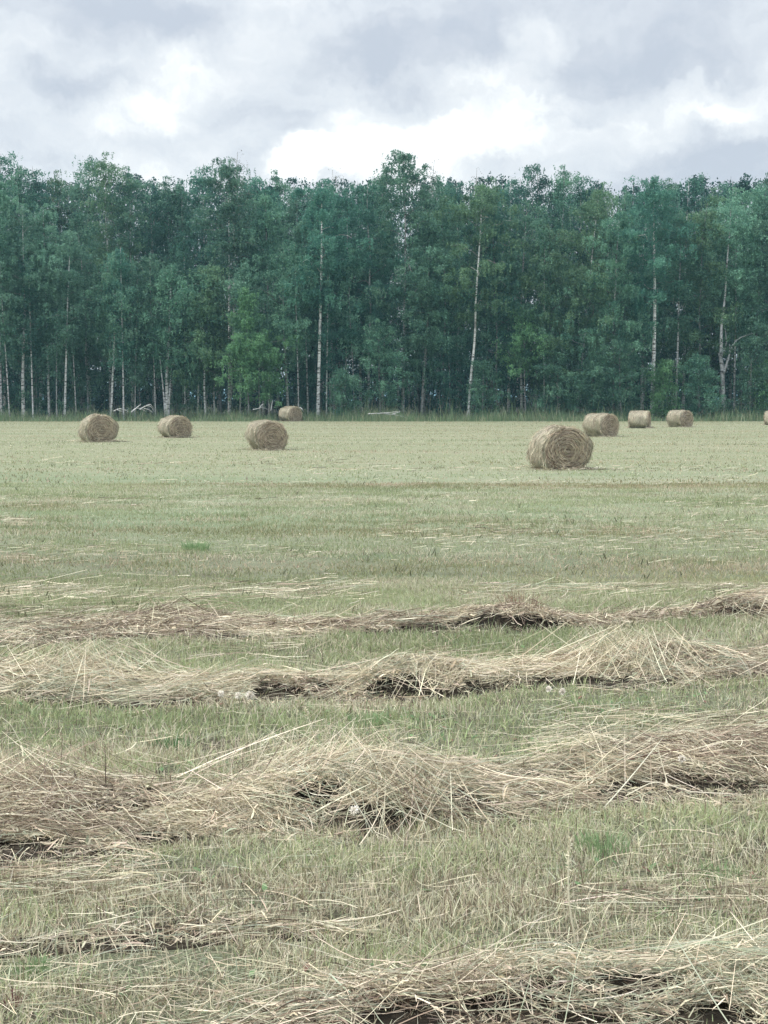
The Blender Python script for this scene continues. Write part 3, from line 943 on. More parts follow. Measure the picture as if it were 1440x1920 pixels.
PALE = (0.74, 0.69, 0.52)
xg, yg = G(1090, 1812)
stem('dry_stalk', [(1090, 1812, 0), (1080, 1775, -0.02), (1068, 1700, -0.03), (1065, 1650, -0.03), (1067, 1598, -0.03), (1068, 1570, -0.03)], yg, 0.0034,
     'tall pale dry stem standing alone in the stubble, right of centre', 'stem', PALE, 0.012)
xg, yg = G(52, 1420)
stem('dry_stalk', [(52, 1450, 0), (40, 1395, 0), (20, 1358, 0), (3, 1345, 0)], yg, 0.003,
     'pale stem arching to the left above the left heap of the widest windrow', 'stem', PALE)
xg, yg = G(592, 1412)
stem('dry_stalk', [(596, 1412, 0), (588, 1375, 0), (578, 1345, 0), (572, 1330, 0)], yg, 0.0025,
     'thin pale stem leaning left, upright behind the central heap', 'stem', PALE, 0.014)
xg, yg = G(1242, 1372)
stem('dry_stalk', [(1242, 1372, 0), (1232, 1345, 0), (1222, 1310, 0)], yg, 0.0028,
     'thin pale stem leaning left between the second and third windrows on the right', 'stem', PALE, 0.014)
xg, yg = G(963, 1800)
stem('dry_stalk', [(962, 1812, 0), (961, 1790, 0), (962, 1773, 0)], yg, 0.0022,
     'short dark upright stalk behind the nearest windrow', 'stem', (0.10, 0.07, 0.06))
# green fleshy stalk lying low at the bottom
xg, yg = G(640, 1880)
stem('dry_stalk', [(618, 1826, 0.12), (650, 1858, 0.06), (690, 1878, 0.02), (705, 1893, 0.0)], yg - 0.1, 0.0035,
     'pale green bent stalk lying at the lower edge, left of the brown weed', 'stem', (0.45, 0.52, 0.38), 0.01)
# brown twig lying on the right of the widest windrow
xg, yg = G(1230, 1440)
stem('twig', [(1140, 1432, 0.0), (1180, 1424, 0.0), (1230, 1411, 0.0), (1280, 1405, 0.0)], yg - 0.25, 0.0045,
     'brown bent twig lying on top of the widest windrow at its right', 'twig', (0.16, 0.10, 0.075))

# fluffy seed heads
proto = None


def seed_head(px, py, d0_, r0, label, stem_px=None):
    global proto
    r0 *= 0.85
    x, y, z = AT(px, py, d0_)
    root = empty('seed_head', (x, y, float(hfun(x, y))))
    hz = z - float(hfun(x, y))
    r = np.random.default_rng(int(px))
    m = 260
    dv = unit(r.normal(0, 1, (m, 3)) + r.normal(0, 0.4, 3)) * r.uniform(0.55, 1.25, (m, 1))
    P = np.array([0, 0, hz]) + dv[:, None, :] * (r0 * np.array([0.15, 0.8, 1.05]))[None, :, None]
    V, Q = ribbons(P, np.full(m, r0 * 0.2), unit(np.cross(dv, r.normal(0, 1, (m, 3)))), [0.3, 1, 0.9])
    B = Buf(); B.add(V, Q, np.full((len(Q), 3), 0.85) * np.array([1, 0.94, 0.84]))
    B.build('fluff', [M_hay], root)
    t_ = np.linspace(0, 1, 6)[:, None]
    Pl = np.array([0.03, 0.02, 0.0]) * (1 - t_) + np.array([0, 0, hz]) * t_
    V, Q = tube(Pl, np.full(6, 0.0018), 5)
    B = Buf(); B.add(V, Q, np.full((len(Q), 3), 0.35) * np.array([1, 0.95, 0.7]))
    B.build('stem', [M_hay], root)
    return tag(root, label, 'seed head', 'pale fluffy seed heads in the hay')


_, yr2 = G(470, 1330); _, yr2b = G(1040, 1318); _, yr3 = G(664, 1560)
seed_head(470, 1302, yr2 - 0.05, 0.028, 'largest fluffy seed head at the foot of the second farthest windrow, left of centre')
seed_head(447, 1304, yr2, 0.020, 'small seed head just left of the largest fluffy one')
seed_head(414, 1301, yr2, 0.020, 'seed head leftmost in the second farthest windrow, standing apart')
seed_head(1029, 1292, yr2b, 0.020, 'left one of two seed heads at the right foot of the second farthest windrow')
seed_head(1055, 1297, yr2b - 0.05, 0.020, 'right one of two seed heads at the foot of the second farthest windrow')
seed_head(664, 1519, yr3 - 0.12, 0.020, 'round seed head on the central heap of the widest windrow')
seed_head(1278, 1424, G(1278, 1470)[1] - 0.1, 0.018, 'seed head on the right part of the widest windrow, below the twig')

# ------------------------------------------------------------------ hay bales
def bale_meshes(seed):
    r = np.random.default_rng(seed)
    R, L = 0.62, 1.08
    n = 96
    th = np.linspace(0, 2 * pi, n, endpoint=False)

    def rad_at(th, yy):
        lump = 0.035 * np.sin(2 * th + seed) + 0.022 * np.sin(3 * th + seed * 2.1 + yy) + 0.014 * np.sin(7 * th + 3 * yy + seed)
        return R + lump - R * 0.045

    def place(th, yy, rr):
        x = np.cos(th) * rr * 1.03
        z = np.sin(th) * rr * 0.97
        zz = z + R * 0.93
        fl = np.where(zz < 0.10, 0.10 - (0.10 - zz) * 0.15, zz) - 0.09     # the bale sags on the ground
        x = x * (1 + 0.05 * np.clip(1 - zz / 0.5, 0, 1))
        return x, yy, fl
    prof = [(-L / 2, 0.88), (-L / 2 + 0.03, 0.955), (-L / 2 + 0.09, 0.99)] + [(t, 1.0 + 0.012 * sin(9 * t + seed)) for t in np.linspace(-0.42, 0.42, 15)] + [(L / 2 - 0.09, 0.99), (L / 2 - 0.03, 0.955), (L / 2, 0.88)]
    rows = []
    for (yy, k) in prof:
        rr = rad_at(th, yy) * k
        rr = rr + r.normal(0, 0.006, n)
        x, y_, z = place(th, yy + 0 * th, rr)
        rows.append(np.stack([x, y_ + r.normal(0, 0.004, n), z], -1))
    V = np.concatenate(rows)
    i = np.arange(len(prof) - 1)[:, None] * n; j = np.arange(n)[None, :]; j2 = (j + 1) % n
    Q = np.stack([i + j, i + j2, i + n + j2, i + n + j], -1).reshape(-1, 4)
    roll = mesh_np('roll', V, quads=Q, mats=[M_bale_side], smooth=True, link=False)
    ends = []
    for sgn, ring in ((-1, rows[0]), (1, rows[-1])):
        nr = 26
        c0 = ring.mean(0)
        vs = []
        for k in range(nr):
            f = 1 - k / nr
            q = c0 + (ring - c0) * f
            rr = f * R
            wob = 0.014 * np.sin(rr * 60 + th + 2.5 * np.sin(th * 2 + seed)) + 0.045 * (1 - f ** 2) + r.normal(0, 0.004, n)
            q = q.copy(); q[:, 1] = c0[1] + sgn * (wob + (0.0 if k else -0.004))
            if k == 0:
                q[:, 1] = ring[:, 1]
            vs.append(q)
        Ve = np.concatenate(vs)
        i = np.arange(nr - 1)[:, None] * n
        Qe = np.stack([i + j, i + j2, i + n + j2, i + n + j], -1).reshape(-1, 4)
        last = (nr - 1) * n
        Te = np.stack([last + np.arange(n), last + (np.arange(n) + 1) % n, np.full(n, len(Ve))], -1)
        Ve = np.vstack([Ve, [c0[0], c0[1] + sgn * 0.045, c0[2]]])
        ends.append(mesh_np('end_face', Ve, quads=Qe, tris=Te, mats=[M_bale_end], smooth=True, link=False))
    # loose straw: wound round the roll, arcs on the ends, frayed rim
    B = Buf()
    m = 2600
    t0 = r.uniform(0, 2 * pi, m); yy = r.uniform(-L / 2, L / 2, m)
    K = 6
    s = np.linspace(0, 1, K)[None, :]
    span = r.uniform(0.15, 0.55, m)[:, None]
    thh = t0[:, None] + span * s
    yv = np.clip(yy[:, None] + r.normal(0, 0.10, m)[:, None] * s, -L / 2, L / 2)
    k = np.interp(yv, [p_[0] for p_ in prof], [p_[1] for p_ in prof])
    lift = np.abs(r.normal(0, 0.022, m))[:, None] * s ** 2 + 0.004
    x, y_, z = place(thh, yv, rad_at(thh, yv) * k + lift)
    P = np.stack([x, y_, z], -1)
    V, Q = ribbons(P, r.uniform(0.004, 0.011, m), np.repeat(np.array([[0, 1.0, 0.0]]), m, 0) + r.normal(0, 0.2, (m, 3)))
    c = straw_cols(r, m, t0 * 2, yy * 3, 0.35) * 0.9
    B.add(V, Q, np.repeat(c, K - 1, 0))
    for sgn in (-1, 1):
        m = 1300
        rr = R * 0.92 * np.sqrt(r.random(m)); t0 = r.uniform(0, 2 * pi, m)
        thh = t0[:, None] + (r.uniform(0.12, 0.4, m) / np.maximum(rr, 0.12))[:, None] * s * 0.55
        rv = rr[:, None] + r.normal(0, 0.03, m)[:, None] * s
        x = np.cos(thh) * rv; z = np.sin(thh) * rv * 0.97 + R * 0.93 - 0.09
        z = np.maximum(z, 0.015)
        y_ = sgn * (L / 2 + 0.02 + 0.045 * (1 - (rv / R) ** 2) + np.abs(r.normal(0, 0.018, m))[:, None] * s)
        P = np.stack([x, y_, z], -1)
        V, Q = ribbons(P, r.uniform(0.004, 0.012, m), ribbon_side(r, P) * 0.6 + np.array([0.4, 0, 0.4]))
        c = straw_cols(r, m, t0 * 1.3 + 9, rr * 6, 0.1) * np.array([0.9, 0.85, 0.83])
        B.add(V, Q, np.repeat(c, K - 1, 0))
        # rim fray
        m = 420
        t0 = r.uniform(0, 2 * pi, m)
        k0 = rad_at(t0, sgn * L / 2) * 0.97
        x, y_, z = place(t0, sgn * (L / 2 - 0.03) + 0 * t0, k0)
        base = np.stack([x, y_, z], -1)
        dv = np.stack([np.cos(t0) * 0.6 - np.sin(t0) * 1.0, sgn * r.uniform(-0.3, 0.9, m), np.sin(t0) * 0.6 + np.cos(t0) * 1.0], -1)
        dv = unit(dv + r.normal(0, 0.35, (m, 3))) * r.uniform(0.03, 0.13, m)[:, None]
        P = base[:, None, :] + dv[:, None, :] * s[:, :, None]
        P[:, :, 2] = np.maximum(P[:, :, 2] - 0.03 * s ** 2, 0.01)
        V, Q = ribbons(P, r.uniform(0.004, 0.010, m), ribbon_side(r, P))
        B.add(V, Q, np.repeat(straw_cols(r, m, t0, t0, 0.2), K - 1, 0))
    # hay crumbs at the foot
    m = 700
    a = r.uniform(-pi, pi, m)
    bx = r.normal(0, 0.42, m); by = np.sign(r.normal(0, 1, m)) * (L / 2 + np.abs(r.normal(0, 0.10, m)))
    dv = unit(np.stack([np.cos(a), np.sin(a), np.abs(r.normal(0, 0.25, m))], -1)) * r.uniform(0.05, 0.22, m)[:, None]
    P = np.stack([bx, by, r.uniform(0.01, 0.05, m)], -1)[:, None, :] + dv[:, None, :] * s[:, :, None]
    V, Q = ribbons(P, r.uniform(0.004, 0.010, m), ribbon_side(r, P))
    B.add(V, Q, np.repeat(straw_cols(r, m, bx, by, 0.3), K - 1, 0))
    loose = B.build('loose_straw', [M_hay], link=False)
    return [roll, ends[0], ends[1], loose]


bale_sets = [bale_meshes(s) for s in (1, 2, 3)]
# centre px, base py, height px, yaw (deg) of the near end, set, label
bales = [
    (185, 829, 57, 26, 0, 'leftmost round hay bale, its pale side turned left'),
    (329, 821, 46, 34, 1, 'small round bale, second from the left, between two larger ones'),
    (501, 844, 61, 24, 2, 'round bale third from the left, in front of the one by the trees'),
    (545, 790, 31, 42, 1, 'distant round bale at the edge of the tall grass, left of centre'),
    (1049, 881, 91, 12, 0, 'largest and nearest round hay bale with a spiral end, right of centre'),
    (1127, 819, 48, 36, 2, 'round bale just behind and right of the nearest one'),
    (1199, 803, 36, 68, 1, 'bale seen from its long side, with a flat top, between two round ones'),
    (1275, 801, 35, 34, 2, 'round bale on the far right before the tall grass, with its end facing the camera'),
    (1450, 797, 29, 60, 0, 'bale cut off by the right edge of the photo'),
]
used_sets = set()
for (px, pb, hp, yaw, si, label) in bales:
    x, y = G(px, pb)
    hm = hp * y / F
    sc_ = hm / 1.15
    y += 0.55 * sc_
    x = ray(px, pb)[0] / ray(px, pb)[1] * y
    root = empty('hay_bale', (x, y, float(hfun(x, y)) - 0.01), radians(yaw))
    root.scale = (sc_ * 1.0, sc_ * 1.0, sc_)
    for me in bale_sets[si]:
        c = me if si not in used_sets else me.copy()
        sc.collection.objects.link(c)
        c.parent = root
    used_sets.add(si)
    tag(root, label, 'hay bale', 'round hay bales in the field')

# ------------------------------------------------------------------ trees
LEAFC = {
    'deep': ((0.014, 0.050, 0.043), (0.036, 0.098, 0.080)),  # darkened leaf colours, painting in the shade inside the wood
    'green': ((0.056, 0.155, 0.108), (0.18, 0.34, 0.225)),
    'dark': ((0.036, 0.130, 0.100), (0.115, 0.27, 0.19)),
    'pale': ((0.09, 0.215, 0.150), (0.22, 0.40, 0.28)),
    'olive': ((0.080, 0.175, 0.105), (0.20, 0.34, 0.185)),
    'bright': ((0.10, 0.24, 0.11), (0.245, 0.47, 0.235)),
    'bare': ((0.12, 0.13, 0.11), (0.20, 0.20, 0.17)),
}


def leaves(rng, C, n, sig, size, tone, sky=0):
    """n leaf quads scattered round the clump centres C (m,3)"""
    m = len(C)
    idx = rng.integers(0, m, n)
    per = rng.uniform(0.5, 1.15, m)
    # clumps are shells with ragged hanging ends
    dv = rng.normal(0, 1, (n, 3)); dv = unit(dv) * rng.random(n)[:, None] ** 0.45
    sg = np.stack([sig * per[idx], sig * per[idx], sig * per[idx] * 0.9], -1)
    P = C[idx] + dv * sg * 0.75
    # thin twigs hang down from each clump; the leaves follow them
    ns = 9
    st_off = rng.normal(0, 1, (m, ns, 2)) * sig * 0.75
    st_len = rng.uniform(0.3, 1.5, (m, ns)) * sig * 1.5
    k = rng.integers(0, ns, n)
    hang = rng.random(n) < 0.6
    so = st_off[idx, k]
    P[:, 0] = np.where(hang, C[idx, 0] + so[:, 0] + rng.normal(0, 0.05, n), P[:, 0])
    P[:, 1] = np.where(hang, C[idx, 1] + so[:, 1] + rng.normal(0, 0.05, n), P[:, 1])
    P[:, 2] = np.where(hang, C[idx, 2] + 0.3 * sig - rng.random(n) * st_len[idx, k], P[:, 2])
    a = unit(rng.normal(0, 1, (n, 3)) + np.array([0, 0, -0.6]))
    b = unit(np.cross(a, rng.normal(0, 1, (n, 3))))
    L = size * rng.uniform(0.65, 1.35, n)[:, None]
    Wd = L * rng.uniform(0.45, 0.75, n)[:, None]
    V = np.stack([P - a * L * 0.5, P + b * Wd * 0.5, P + a * L * 0.5, P - b * Wd * 0.5], 1).reshape(-1, 3)
    Q = np.arange(n * 4).reshape(-1, 4)
    c0, c1 = LEAFC[tone]
    t = np.clip(0.5 + 0.28 * rng.normal(0, 1, m)[idx] + 0.3 * rng.normal(0, 1, n), 0, 1)[:, None]
    col = np.array(c0) * (1 - t) + np.array(c1) * t
    return V, Q, col


def make_tree(rng, H, lo, cw, tone, nleaf, r0=0.14, path=None, size=0.13, dens=1.0, limbs=30, shape='birch', white=0.62, stems=None, sig=0.52):
    """returns trunk Buf and crown Buf; path: list of (dx, z) of the trunk, dx in metres from its foot"""
    T = Buf(); C = Buf()
    K = 22
    zz = np.linspace(0, 1, K) ** 0.95 * H
    if path is None:
        ph = rng.uniform(0, 6)
        lean = rng.normal(0, 0.022)
        dx = lean * zz + 0.18 * np.sin(zz * 0.32 + ph) * (zz / H) ** 0.7 + 0.05 * np.sin(zz * 1.1 + ph)
        dx = dx - dx[0]
    else:
        pa = np.array(path)
        dx = np.interp(zz, pa[:, 1], pa[:, 0])
        for _ in range(2):
            dx[1:-1] = (dx[:-2] + 2 * dx[1:-1] + dx[2:]) / 4
    dy = 0.12 * np.sin(zz * 0.27 + rng.uniform(0, 6)) * (zz / H); dy -= dy[0]
    tp = np.stack([dx, dy, zz], -1)
    tr = r0 * (1 - zz / H) ** 0.7 * 0.92 + 0.014
    tr[0] *= 1.25
    V, Q = tube(tp, tr, 8)
    T.add(V, Q, np.full((len(Q), 3), white) * np.array([1.0, 1.0, 0.97]))
    for (sx, sz, s0) in (stems or []):       # more stems from the same foot: (top dx, top z, radius)
        t = np.linspace(0, 1, 10)
        sp = np.stack([sx * t ** 1.3 + 0.12 * np.sign(sx), 0.1 * t, sz * t], -1)
        V, Q = tube(sp, s0 * (1 - 0.7 * t), 6)
        T.add(V, Q, np.full((len(Q), 3), white))
    cents = []
    ga = rng.uniform(0, 6)
    nl = int(limbs)
    for i in range(nl):
        f = (i + rng.random()) / nl
        z = lo + (H * 0.97 - lo) * f
        if shape == 'birch':
            pr = (0.55 + 1.1 * f) if f < 0.35 else (0.86 * (1 - (f - 0.35) / 0.65) ** 0.5 + 0.14)
        elif shape == 'cone':
            pr = (1 - f) ** 0.8 + 0.08
        else:  # round bush
            pr = math.sqrt(max(0.05, 1 - (2 * f - 0.85) ** 2 / 1.4))
        L = cw * pr * rng.uniform(0.55, 1.2)
        az = ga + i * 2.4 + rng.normal(0, 0.4)
        up = rng.uniform(0.35, 0.95) * (0.6 + 0.7 * f)
        base = np.array([np.interp(z, zz, dx), np.interp(z, zz, dy), z])
        t = np.linspace(0, 1, 7)[:, None]
        d = np.array([cos(az), sin(az), 0])
        wig = rng.normal(0, 0.05 * L, (7, 3)); wig[0] = 0
        Pl = base + d * L * t + np.array([0, 0, 1]) * (up * L * t - 0.38 * L * t ** 2.2) + wig
        rb = 0.010 + 0.13 * np.interp(z, zz, tr) + 0.006 * L
        V, Q = tube(Pl, np.linspace(rb, 0.006, 7), 4)
        shade_ = white * (0.75 if rng.random() < 0.25 else 0.30)
        T.add(V, Q, np.full((len(Q), 3), shade_) * np.array([1, 0.96, 0.9]))
        ncl = max(3, int(L * 3.4))
        tt = rng.uniform(0.22, 1.08, ncl)
        cc = np.stack([np.interp(tt, t[:, 0], Pl[:, k]) for k in range(3)], -1)
        sp_ = rng.normal(0, 0.20 * L + 0.12, (ncl, 3)); sp_[:, 2] *= 0.7
        sp_ *= tt[:, None]
        cents.append(cc + sp_)
    cents.append(np.stack([np.interp(np.linspace(0.9, 1, 6) * H, zz, dx), np.zeros(6), np.linspace(0.9, 1, 6) * H], -1) + rng.normal(0, 0.15, (6, 3)))
    cents = np.concatenate(cents)
    cents = cents[rng.random(len(cents)) < dens]
    cents[:, 2] = np.maximum(cents[:, 2], 0.35)
    V, Q, col = leaves(rng, cents, nleaf, sig, size, tone)
    V[:, 2] = np.maximum(V[:, 2], 0.03)
    C.add(V, Q, col)
    return T, C


def zat(py, d):
    return AT(720, py, d)[2]


def plant_tree(name, px, d, top, lo, cw, tone, nleaf, label, cat, group, seed, path=None, **kw):
    if name == 'birch_tree':
        cw *= 1.3; nleaf = int(nleaf * 2.0); lo += 75; kw['r0'] = kw.get('r0', .14) * .8; kw['white'] = kw.get('white', .6) * .8; kw['dens'] = kw.get('dens', 1) * .72; kw.setdefault('size', 0.145); kw.setdefault('sig', 0.62)
    """top and lo are photo heights; path (px, py) of the trunk in the photo, foot first"""
    x = AT(px, 780, d)[0]
    H = zat(top, d); L_ = max(0.3, zat(lo, d))
    if name == 'bush':
        H *= 1.1; cw *= 1.2; nleaf = int(nleaf * 1.3)
    pm = None
    if path:
        pm = [((a - path[0][0]) * d / F, max(0.0, zat(b_, d))) for (a, b_) in path]
        pm[0] = (0.0, 0.0)
    T, C = make_tree(np.random.default_rng(seed), H, L_, cw, tone, nleaf, path=pm, **kw)
    root = empty(name, (x, d, float(hfun(x, d)) - 0.02))
    T.build('trunk', [M_bark], root, smooth=True)
    C.build('crown', [M_leaf], root)
    return tag(root, label, cat, group)


GF = 'birches at the edge of the forest'
front = [
    # px, d, top, lo, cw, tone, nleaf, path, kw, label
    (2, 109, 335, 560, 2.6, 'green', 15000, [(2, 782), (4, 600), (8, 480), (6, 335)], dict(r0=.15, white=.78), 'birch at the left edge of the photo with a long thin white trunk'),
    (44, 108, 400, 610, 2.2, 'pale', 12000, [(44, 782), (44, 700), (50, 600), (52, 400)], dict(r0=.19, white=.72), 'birch with a thick whitish trunk, second trunk from the left edge'),
    (92, 109, 385, 600, 2.1, 'pale', 11000, [(92, 782), (92, 640), (90, 385)], dict(r0=.14, white=.7), 'pale leaved birch whose white foot stands between the left edge and the leftmost bale'),
    (121, 108, 440, 590, 1.9, 'pale', 9000, [(120, 782), (124, 700), (131, 560), (138, 440)], dict(r0=.12, white=.85), 'slim birch leaning right, its white trunk just left of the leftmost bale'),
    (208, 108, 470, 585, 2.0, 'green', 9000, [(207, 782), (212, 700), (218, 600), (222, 470)], dict(r0=.12, white=.9), 'slim white birch leaning right, rising just behind the leftmost bale'),
    (165, 111, 400, 640, 2.2, 'green', 12000, None, dict(r0=.11, white=.55), 'thin grey stemmed birch directly behind the leftmost bale'),
    (313, 108, 500, 615, 2.7, 'green', 12000, [(313, 785), (314, 700), (321, 600), (326, 500)], dict(r0=.20, white=.82, stems=[(-0.45, 5.5, .10), (0.35, 5.0, .10)], limbs=34), 'young birch with several white stems from one foot, behind the second bale from the left'),
    (370, 108.5, 500, 650, 1.6, 'green', 7000, [(368, 782), (372, 700), (376, 500)], dict(r0=.09, white=.8), 'thin stemmed sapling right of the many-stemmed birch'),
    (386, 108, 496, 640, 2.1, 'olive', 12000, [(387, 782), (384, 720), (392, 600), (398, 496)], dict(r0=.11, white=.85), 'olive tinted young birch with a yellowish tip between the second and third bales'),
    (402, 109, 560, 660, 1.5, 'olive', 6000, None, dict(r0=.09, white=.8), 'short thin sapling touching the olive tinted birch on its right'),
    (430, 112, 300, 450, 2.6, 'green', 14000, [(428, 785), (430, 600), (431, 420), (429, 300)], dict(r0=.17, white=.95), 'tall birch with a white upper trunk showing above the bright green young tree'),
    (541, 108.5, 470, 610, 2.4, 'green', 11000, [(545, 785), (541, 700), (536, 600), (538, 470)], dict(r0=.15, white=.5), 'grey trunked birch right behind the distant bale'),
    (506, 112, 360, 560, 2.2, 'green', 11000, [(507, 785), (506, 600), (502, 360)], dict(r0=.16, white=.5), 'birch with a dull grey trunk rising behind the broad bright bush'),
    (596, 108, 352, 500, 2.7, 'dark', 14000, [(594, 785), (596, 700), (599, 600), (602, 500), (603, 352)], dict(r0=.20, white=1.0, limbs=22), 'birch with the tallest straight bright white trunk, left of centre'),
    (578, 110.5, 420, 520, 2.2, 'green', 9000, [(580, 785), (578, 700), (575, 600), (574, 420)], dict(r0=.09, white=.7), 'slender stem close on the left of the straight bright white trunk'),
    (627, 113, 350, 560, 2.5, 'dark', 12000, None, dict(r0=.12, white=.8), 'thin white stem close on the right of the straight bright white trunk'),
    (645, 112, 360, 590, 2.4, 'dark', 12000, [(643, 785), (645, 720), (650, 600), (650, 360)], dict(r0=.12, white=.8), 'thin leaning stem above the low bush right of the straight white trunk'),
    (690, 110, 345, 610, 2.8, 'dark', 14000, None, dict(r0=.14, white=.5), 'dark crowned birch over the left end of the fallen pale branch'),
    (755, 109, 278, 640, 3.0, 'green', 24000, [(752, 785), (755, 600), (757, 430), (752, 285)], dict(r0=.18, white=.5, limbs=40), 'tallest broad crowned birch on the skyline at the centre of the photo'),
    (790, 108.5, 400, 620, 2.5, 'green', 12000, [(786, 785), (790, 700), (797, 620), (800, 400)], dict(r0=.15, white=.38), 'birch with a dark grey lower trunk right of the fallen pale branch'),
    (878, 107.5, 345, 520, 2.6, 'olive', 14000, [(877, 785), (879, 735), (886, 660), (889, 640), (889, 560), (895, 480), (898, 420), (901, 345)], dict(r0=.15, white=1.0, limbs=24, dens=.8), 'birch with a wavy bright white trunk, left of the nearest bale'),
    (830, 110, 370, 590, 2.6, 'pale', 13000, None, dict(r0=.13, white=.4), 'leafy birch close on the left of the wavy white trunk'),
    (930, 109, 390, 650, 2.5, 'dark', 13000, None, dict(r0=.13, white=.4), 'dark leaved birch close on the right of the wavy white trunk'),
    (978, 108.5, 380, 610, 2.7, 'green', 14000, [(979, 785), (978, 720), (974, 600), (985, 380)], dict(r0=.14, white=.55), 'birch whose grey foot stands left above the nearest bale'),
    (1030, 108, 430, 670, 2.6, 'olive', 14000, None, dict(r0=.12, white=.45), 'broad leafy birch right above the nearest bale'),
    (1085, 109, 360, 670, 2.9, 'olive', 17000, [(1090, 785), (1098, 640), (1112, 470), (1122, 360)], dict(r0=.16, white=.85, limbs=36), 'birch with a pale leaning upper trunk, behind the bale beside the nearest one'),
    (1150, 107.5, 400, 690, 2.8, 'green', 16000, None, dict(r0=.14, white=.5, limbs=36), 'broad birch with foliage down to the ground, left of the bale with a flat top'),
    (1222, 107.5, 335, 500, 2.4, 'dark', 12000, [(1220, 785), (1222, 640), (1222, 560), (1219, 470), (1216, 335)], dict(r0=.23, white=.95, limbs=24), 'birch with the thickest white trunk, on the right between two distant bales'),
    (1266, 108.5, 400, 560, 2.3, 'green', 12000, [(1265, 785), (1267, 690), (1268, 560), (1270, 400)], dict(r0=.13, white=.62), 'grey white birch just right of the thickest white trunk'),
    (1305, 109, 380, 660, 2.4, 'olive', 13000, None, dict(r0=.12, white=.4), 'leafy birch left of the forked birch on the right'),
    (1376, 110, 350, 560, 2.3, 'green', 11000, [(1378, 785), (1377, 690), (1377, 560), (1372, 350)], dict(r0=.11, white=.75), 'thin white stem immediately right of the forked birch'),
    (1415, 111, 360, 540, 2.4, 'green', 12000, [(1416, 785), (1415, 640), (1418, 540), (1425, 360)], dict(r0=.13, white=.5), 'thin grey birch near the right edge of the photo'),
    (1448, 108, 360, 640, 2.5, 'green', 13000, None, dict(r0=.13, white=.5), 'birch cut off by the right edge of the photo'),
]
for i, (px, d, top, lo, cw, tone, nl, path, kw, label) in enumerate(front):
    plant_tree('birch_tree', px, d, top, lo, cw, tone, nl, label, 'birch tree', GF, 500 + i, path, **kw)

thin = [
    (18, 'thin white stem between the trunk at the left edge and the thick whitish one'), (62, 'thin white stem close on the right of the thick whitish trunk, left side'),
    (106, 'thin grey white stem midway between two left trunks, left of the leaning one'), (143, 'thin white stem just above the left side of the leftmost bale'),
    (232, 'thin white stem over the small arched fallen branch'), (253, 'thin white stem over the tangled fallen branches'),
    (292, 'thin pale stem left of the many-stemmed birch'), (347, 'thin pale stem right of the many-stemmed birch'),
    (450, 'thin pale stem left of the broad bright bush'), (560, 'thin white stem over the distant bale'), (612, 'thin white stem touching the straight white trunk on its right'),
    (665, 'thin white stem above the left end of the long fallen branch'), (1020, 'thin grey stem behind the nearest bale')]
for i, (px, label) in enumerate(thin):
    dx = ((i * 37) % 11 - 5) * 2
    plant_tree('birch_tree', px, 107.2 + (i % 4) * 0.5, 430 + (i * 53) % 90, 570 + (i * 31) % 80, 1.1, ['green', 'dark', 'pale'][i % 3], 3400, label, 'birch tree', GF, 860 + i,
               [(px, 782), (px + dx * .3, 690), (px + dx, 560), (px + dx, 430)], r0=(.065, .08, .055)[i % 3], white=(.62, .8, .5)[i % 3], limbs=20)

# the forked birch on the right, built stem by stem
d = 107.5
rng = np.random.default_rng(900)
T = Buf(); C = Buf()
fx = AT(1357, 780, d)[0]


def rel(px, py, dy=0.0):
    a = AT(px, py, d)
    return (a[0] - fx, dy, max(0, a[2]))


forks = [
    ([(1357, 790), (1357, 740), (1356, 690), (1352, 660)], .19, .16),
    ([(1352, 662), (1353, 630), (1355, 600), (1362, 560), (1366, 500), (1372, 440), (1376, 390)], .14, .03),
    ([(1353, 668), (1360, 655), (1364, 640), (1362, 615)], .07, .02),
    ([(1357, 700), (1364, 680), (1372, 655), (1378, 645), (1388, 634), (1410, 626), (1432, 621)], .11, .02),
    ([(1366, 676), (1369, 660), (1370, 645)], .06, .02),
]
cents = []
for pts, ra, rb in forks:
    P = np.array([rel(a, b_, 0.15 * k) for k, (a, b_) in enumerate(pts)])
    t = np.linspace(0, 1, len(P)); tt = np.linspace(0, 1, 14)
    P = np.stack([np.interp(tt, t, P[:, k]) for k in range(3)], -1)
    V, Q = tube(P, np.linspace(ra, rb, 14), 7)
    T.add(V, Q, np.full((len(Q), 3), 0.52))
for (a, b_, rr, m) in [(1385, 520, 26, 26), (1400, 455, 34, 34), (1370, 420, 26, 22), (1378, 385, 20, 14), (1425, 600, 14, 8), (1350, 590, 12, 5), (1405, 510, 22, 14)]:
    c0 = np.array(rel(a, b_, 0.4))
    cents.append(c0 + rng.normal(0, rr * d / F * 0.6, (m, 3)))
V, Q, col = leaves(rng, np.concatenate(cents), 11000, 0.5, 0.13, 'pale'); C.add(V, Q, col)
root = empty('birch_tree', (fx, d, 0))
T.build('trunk', [M_bark], root, smooth=True); C.build('crown', [M_leaf], root)
tag(root, 'forked birch with bare white limbs splitting low, right part of the photo', 'birch tree', GF)

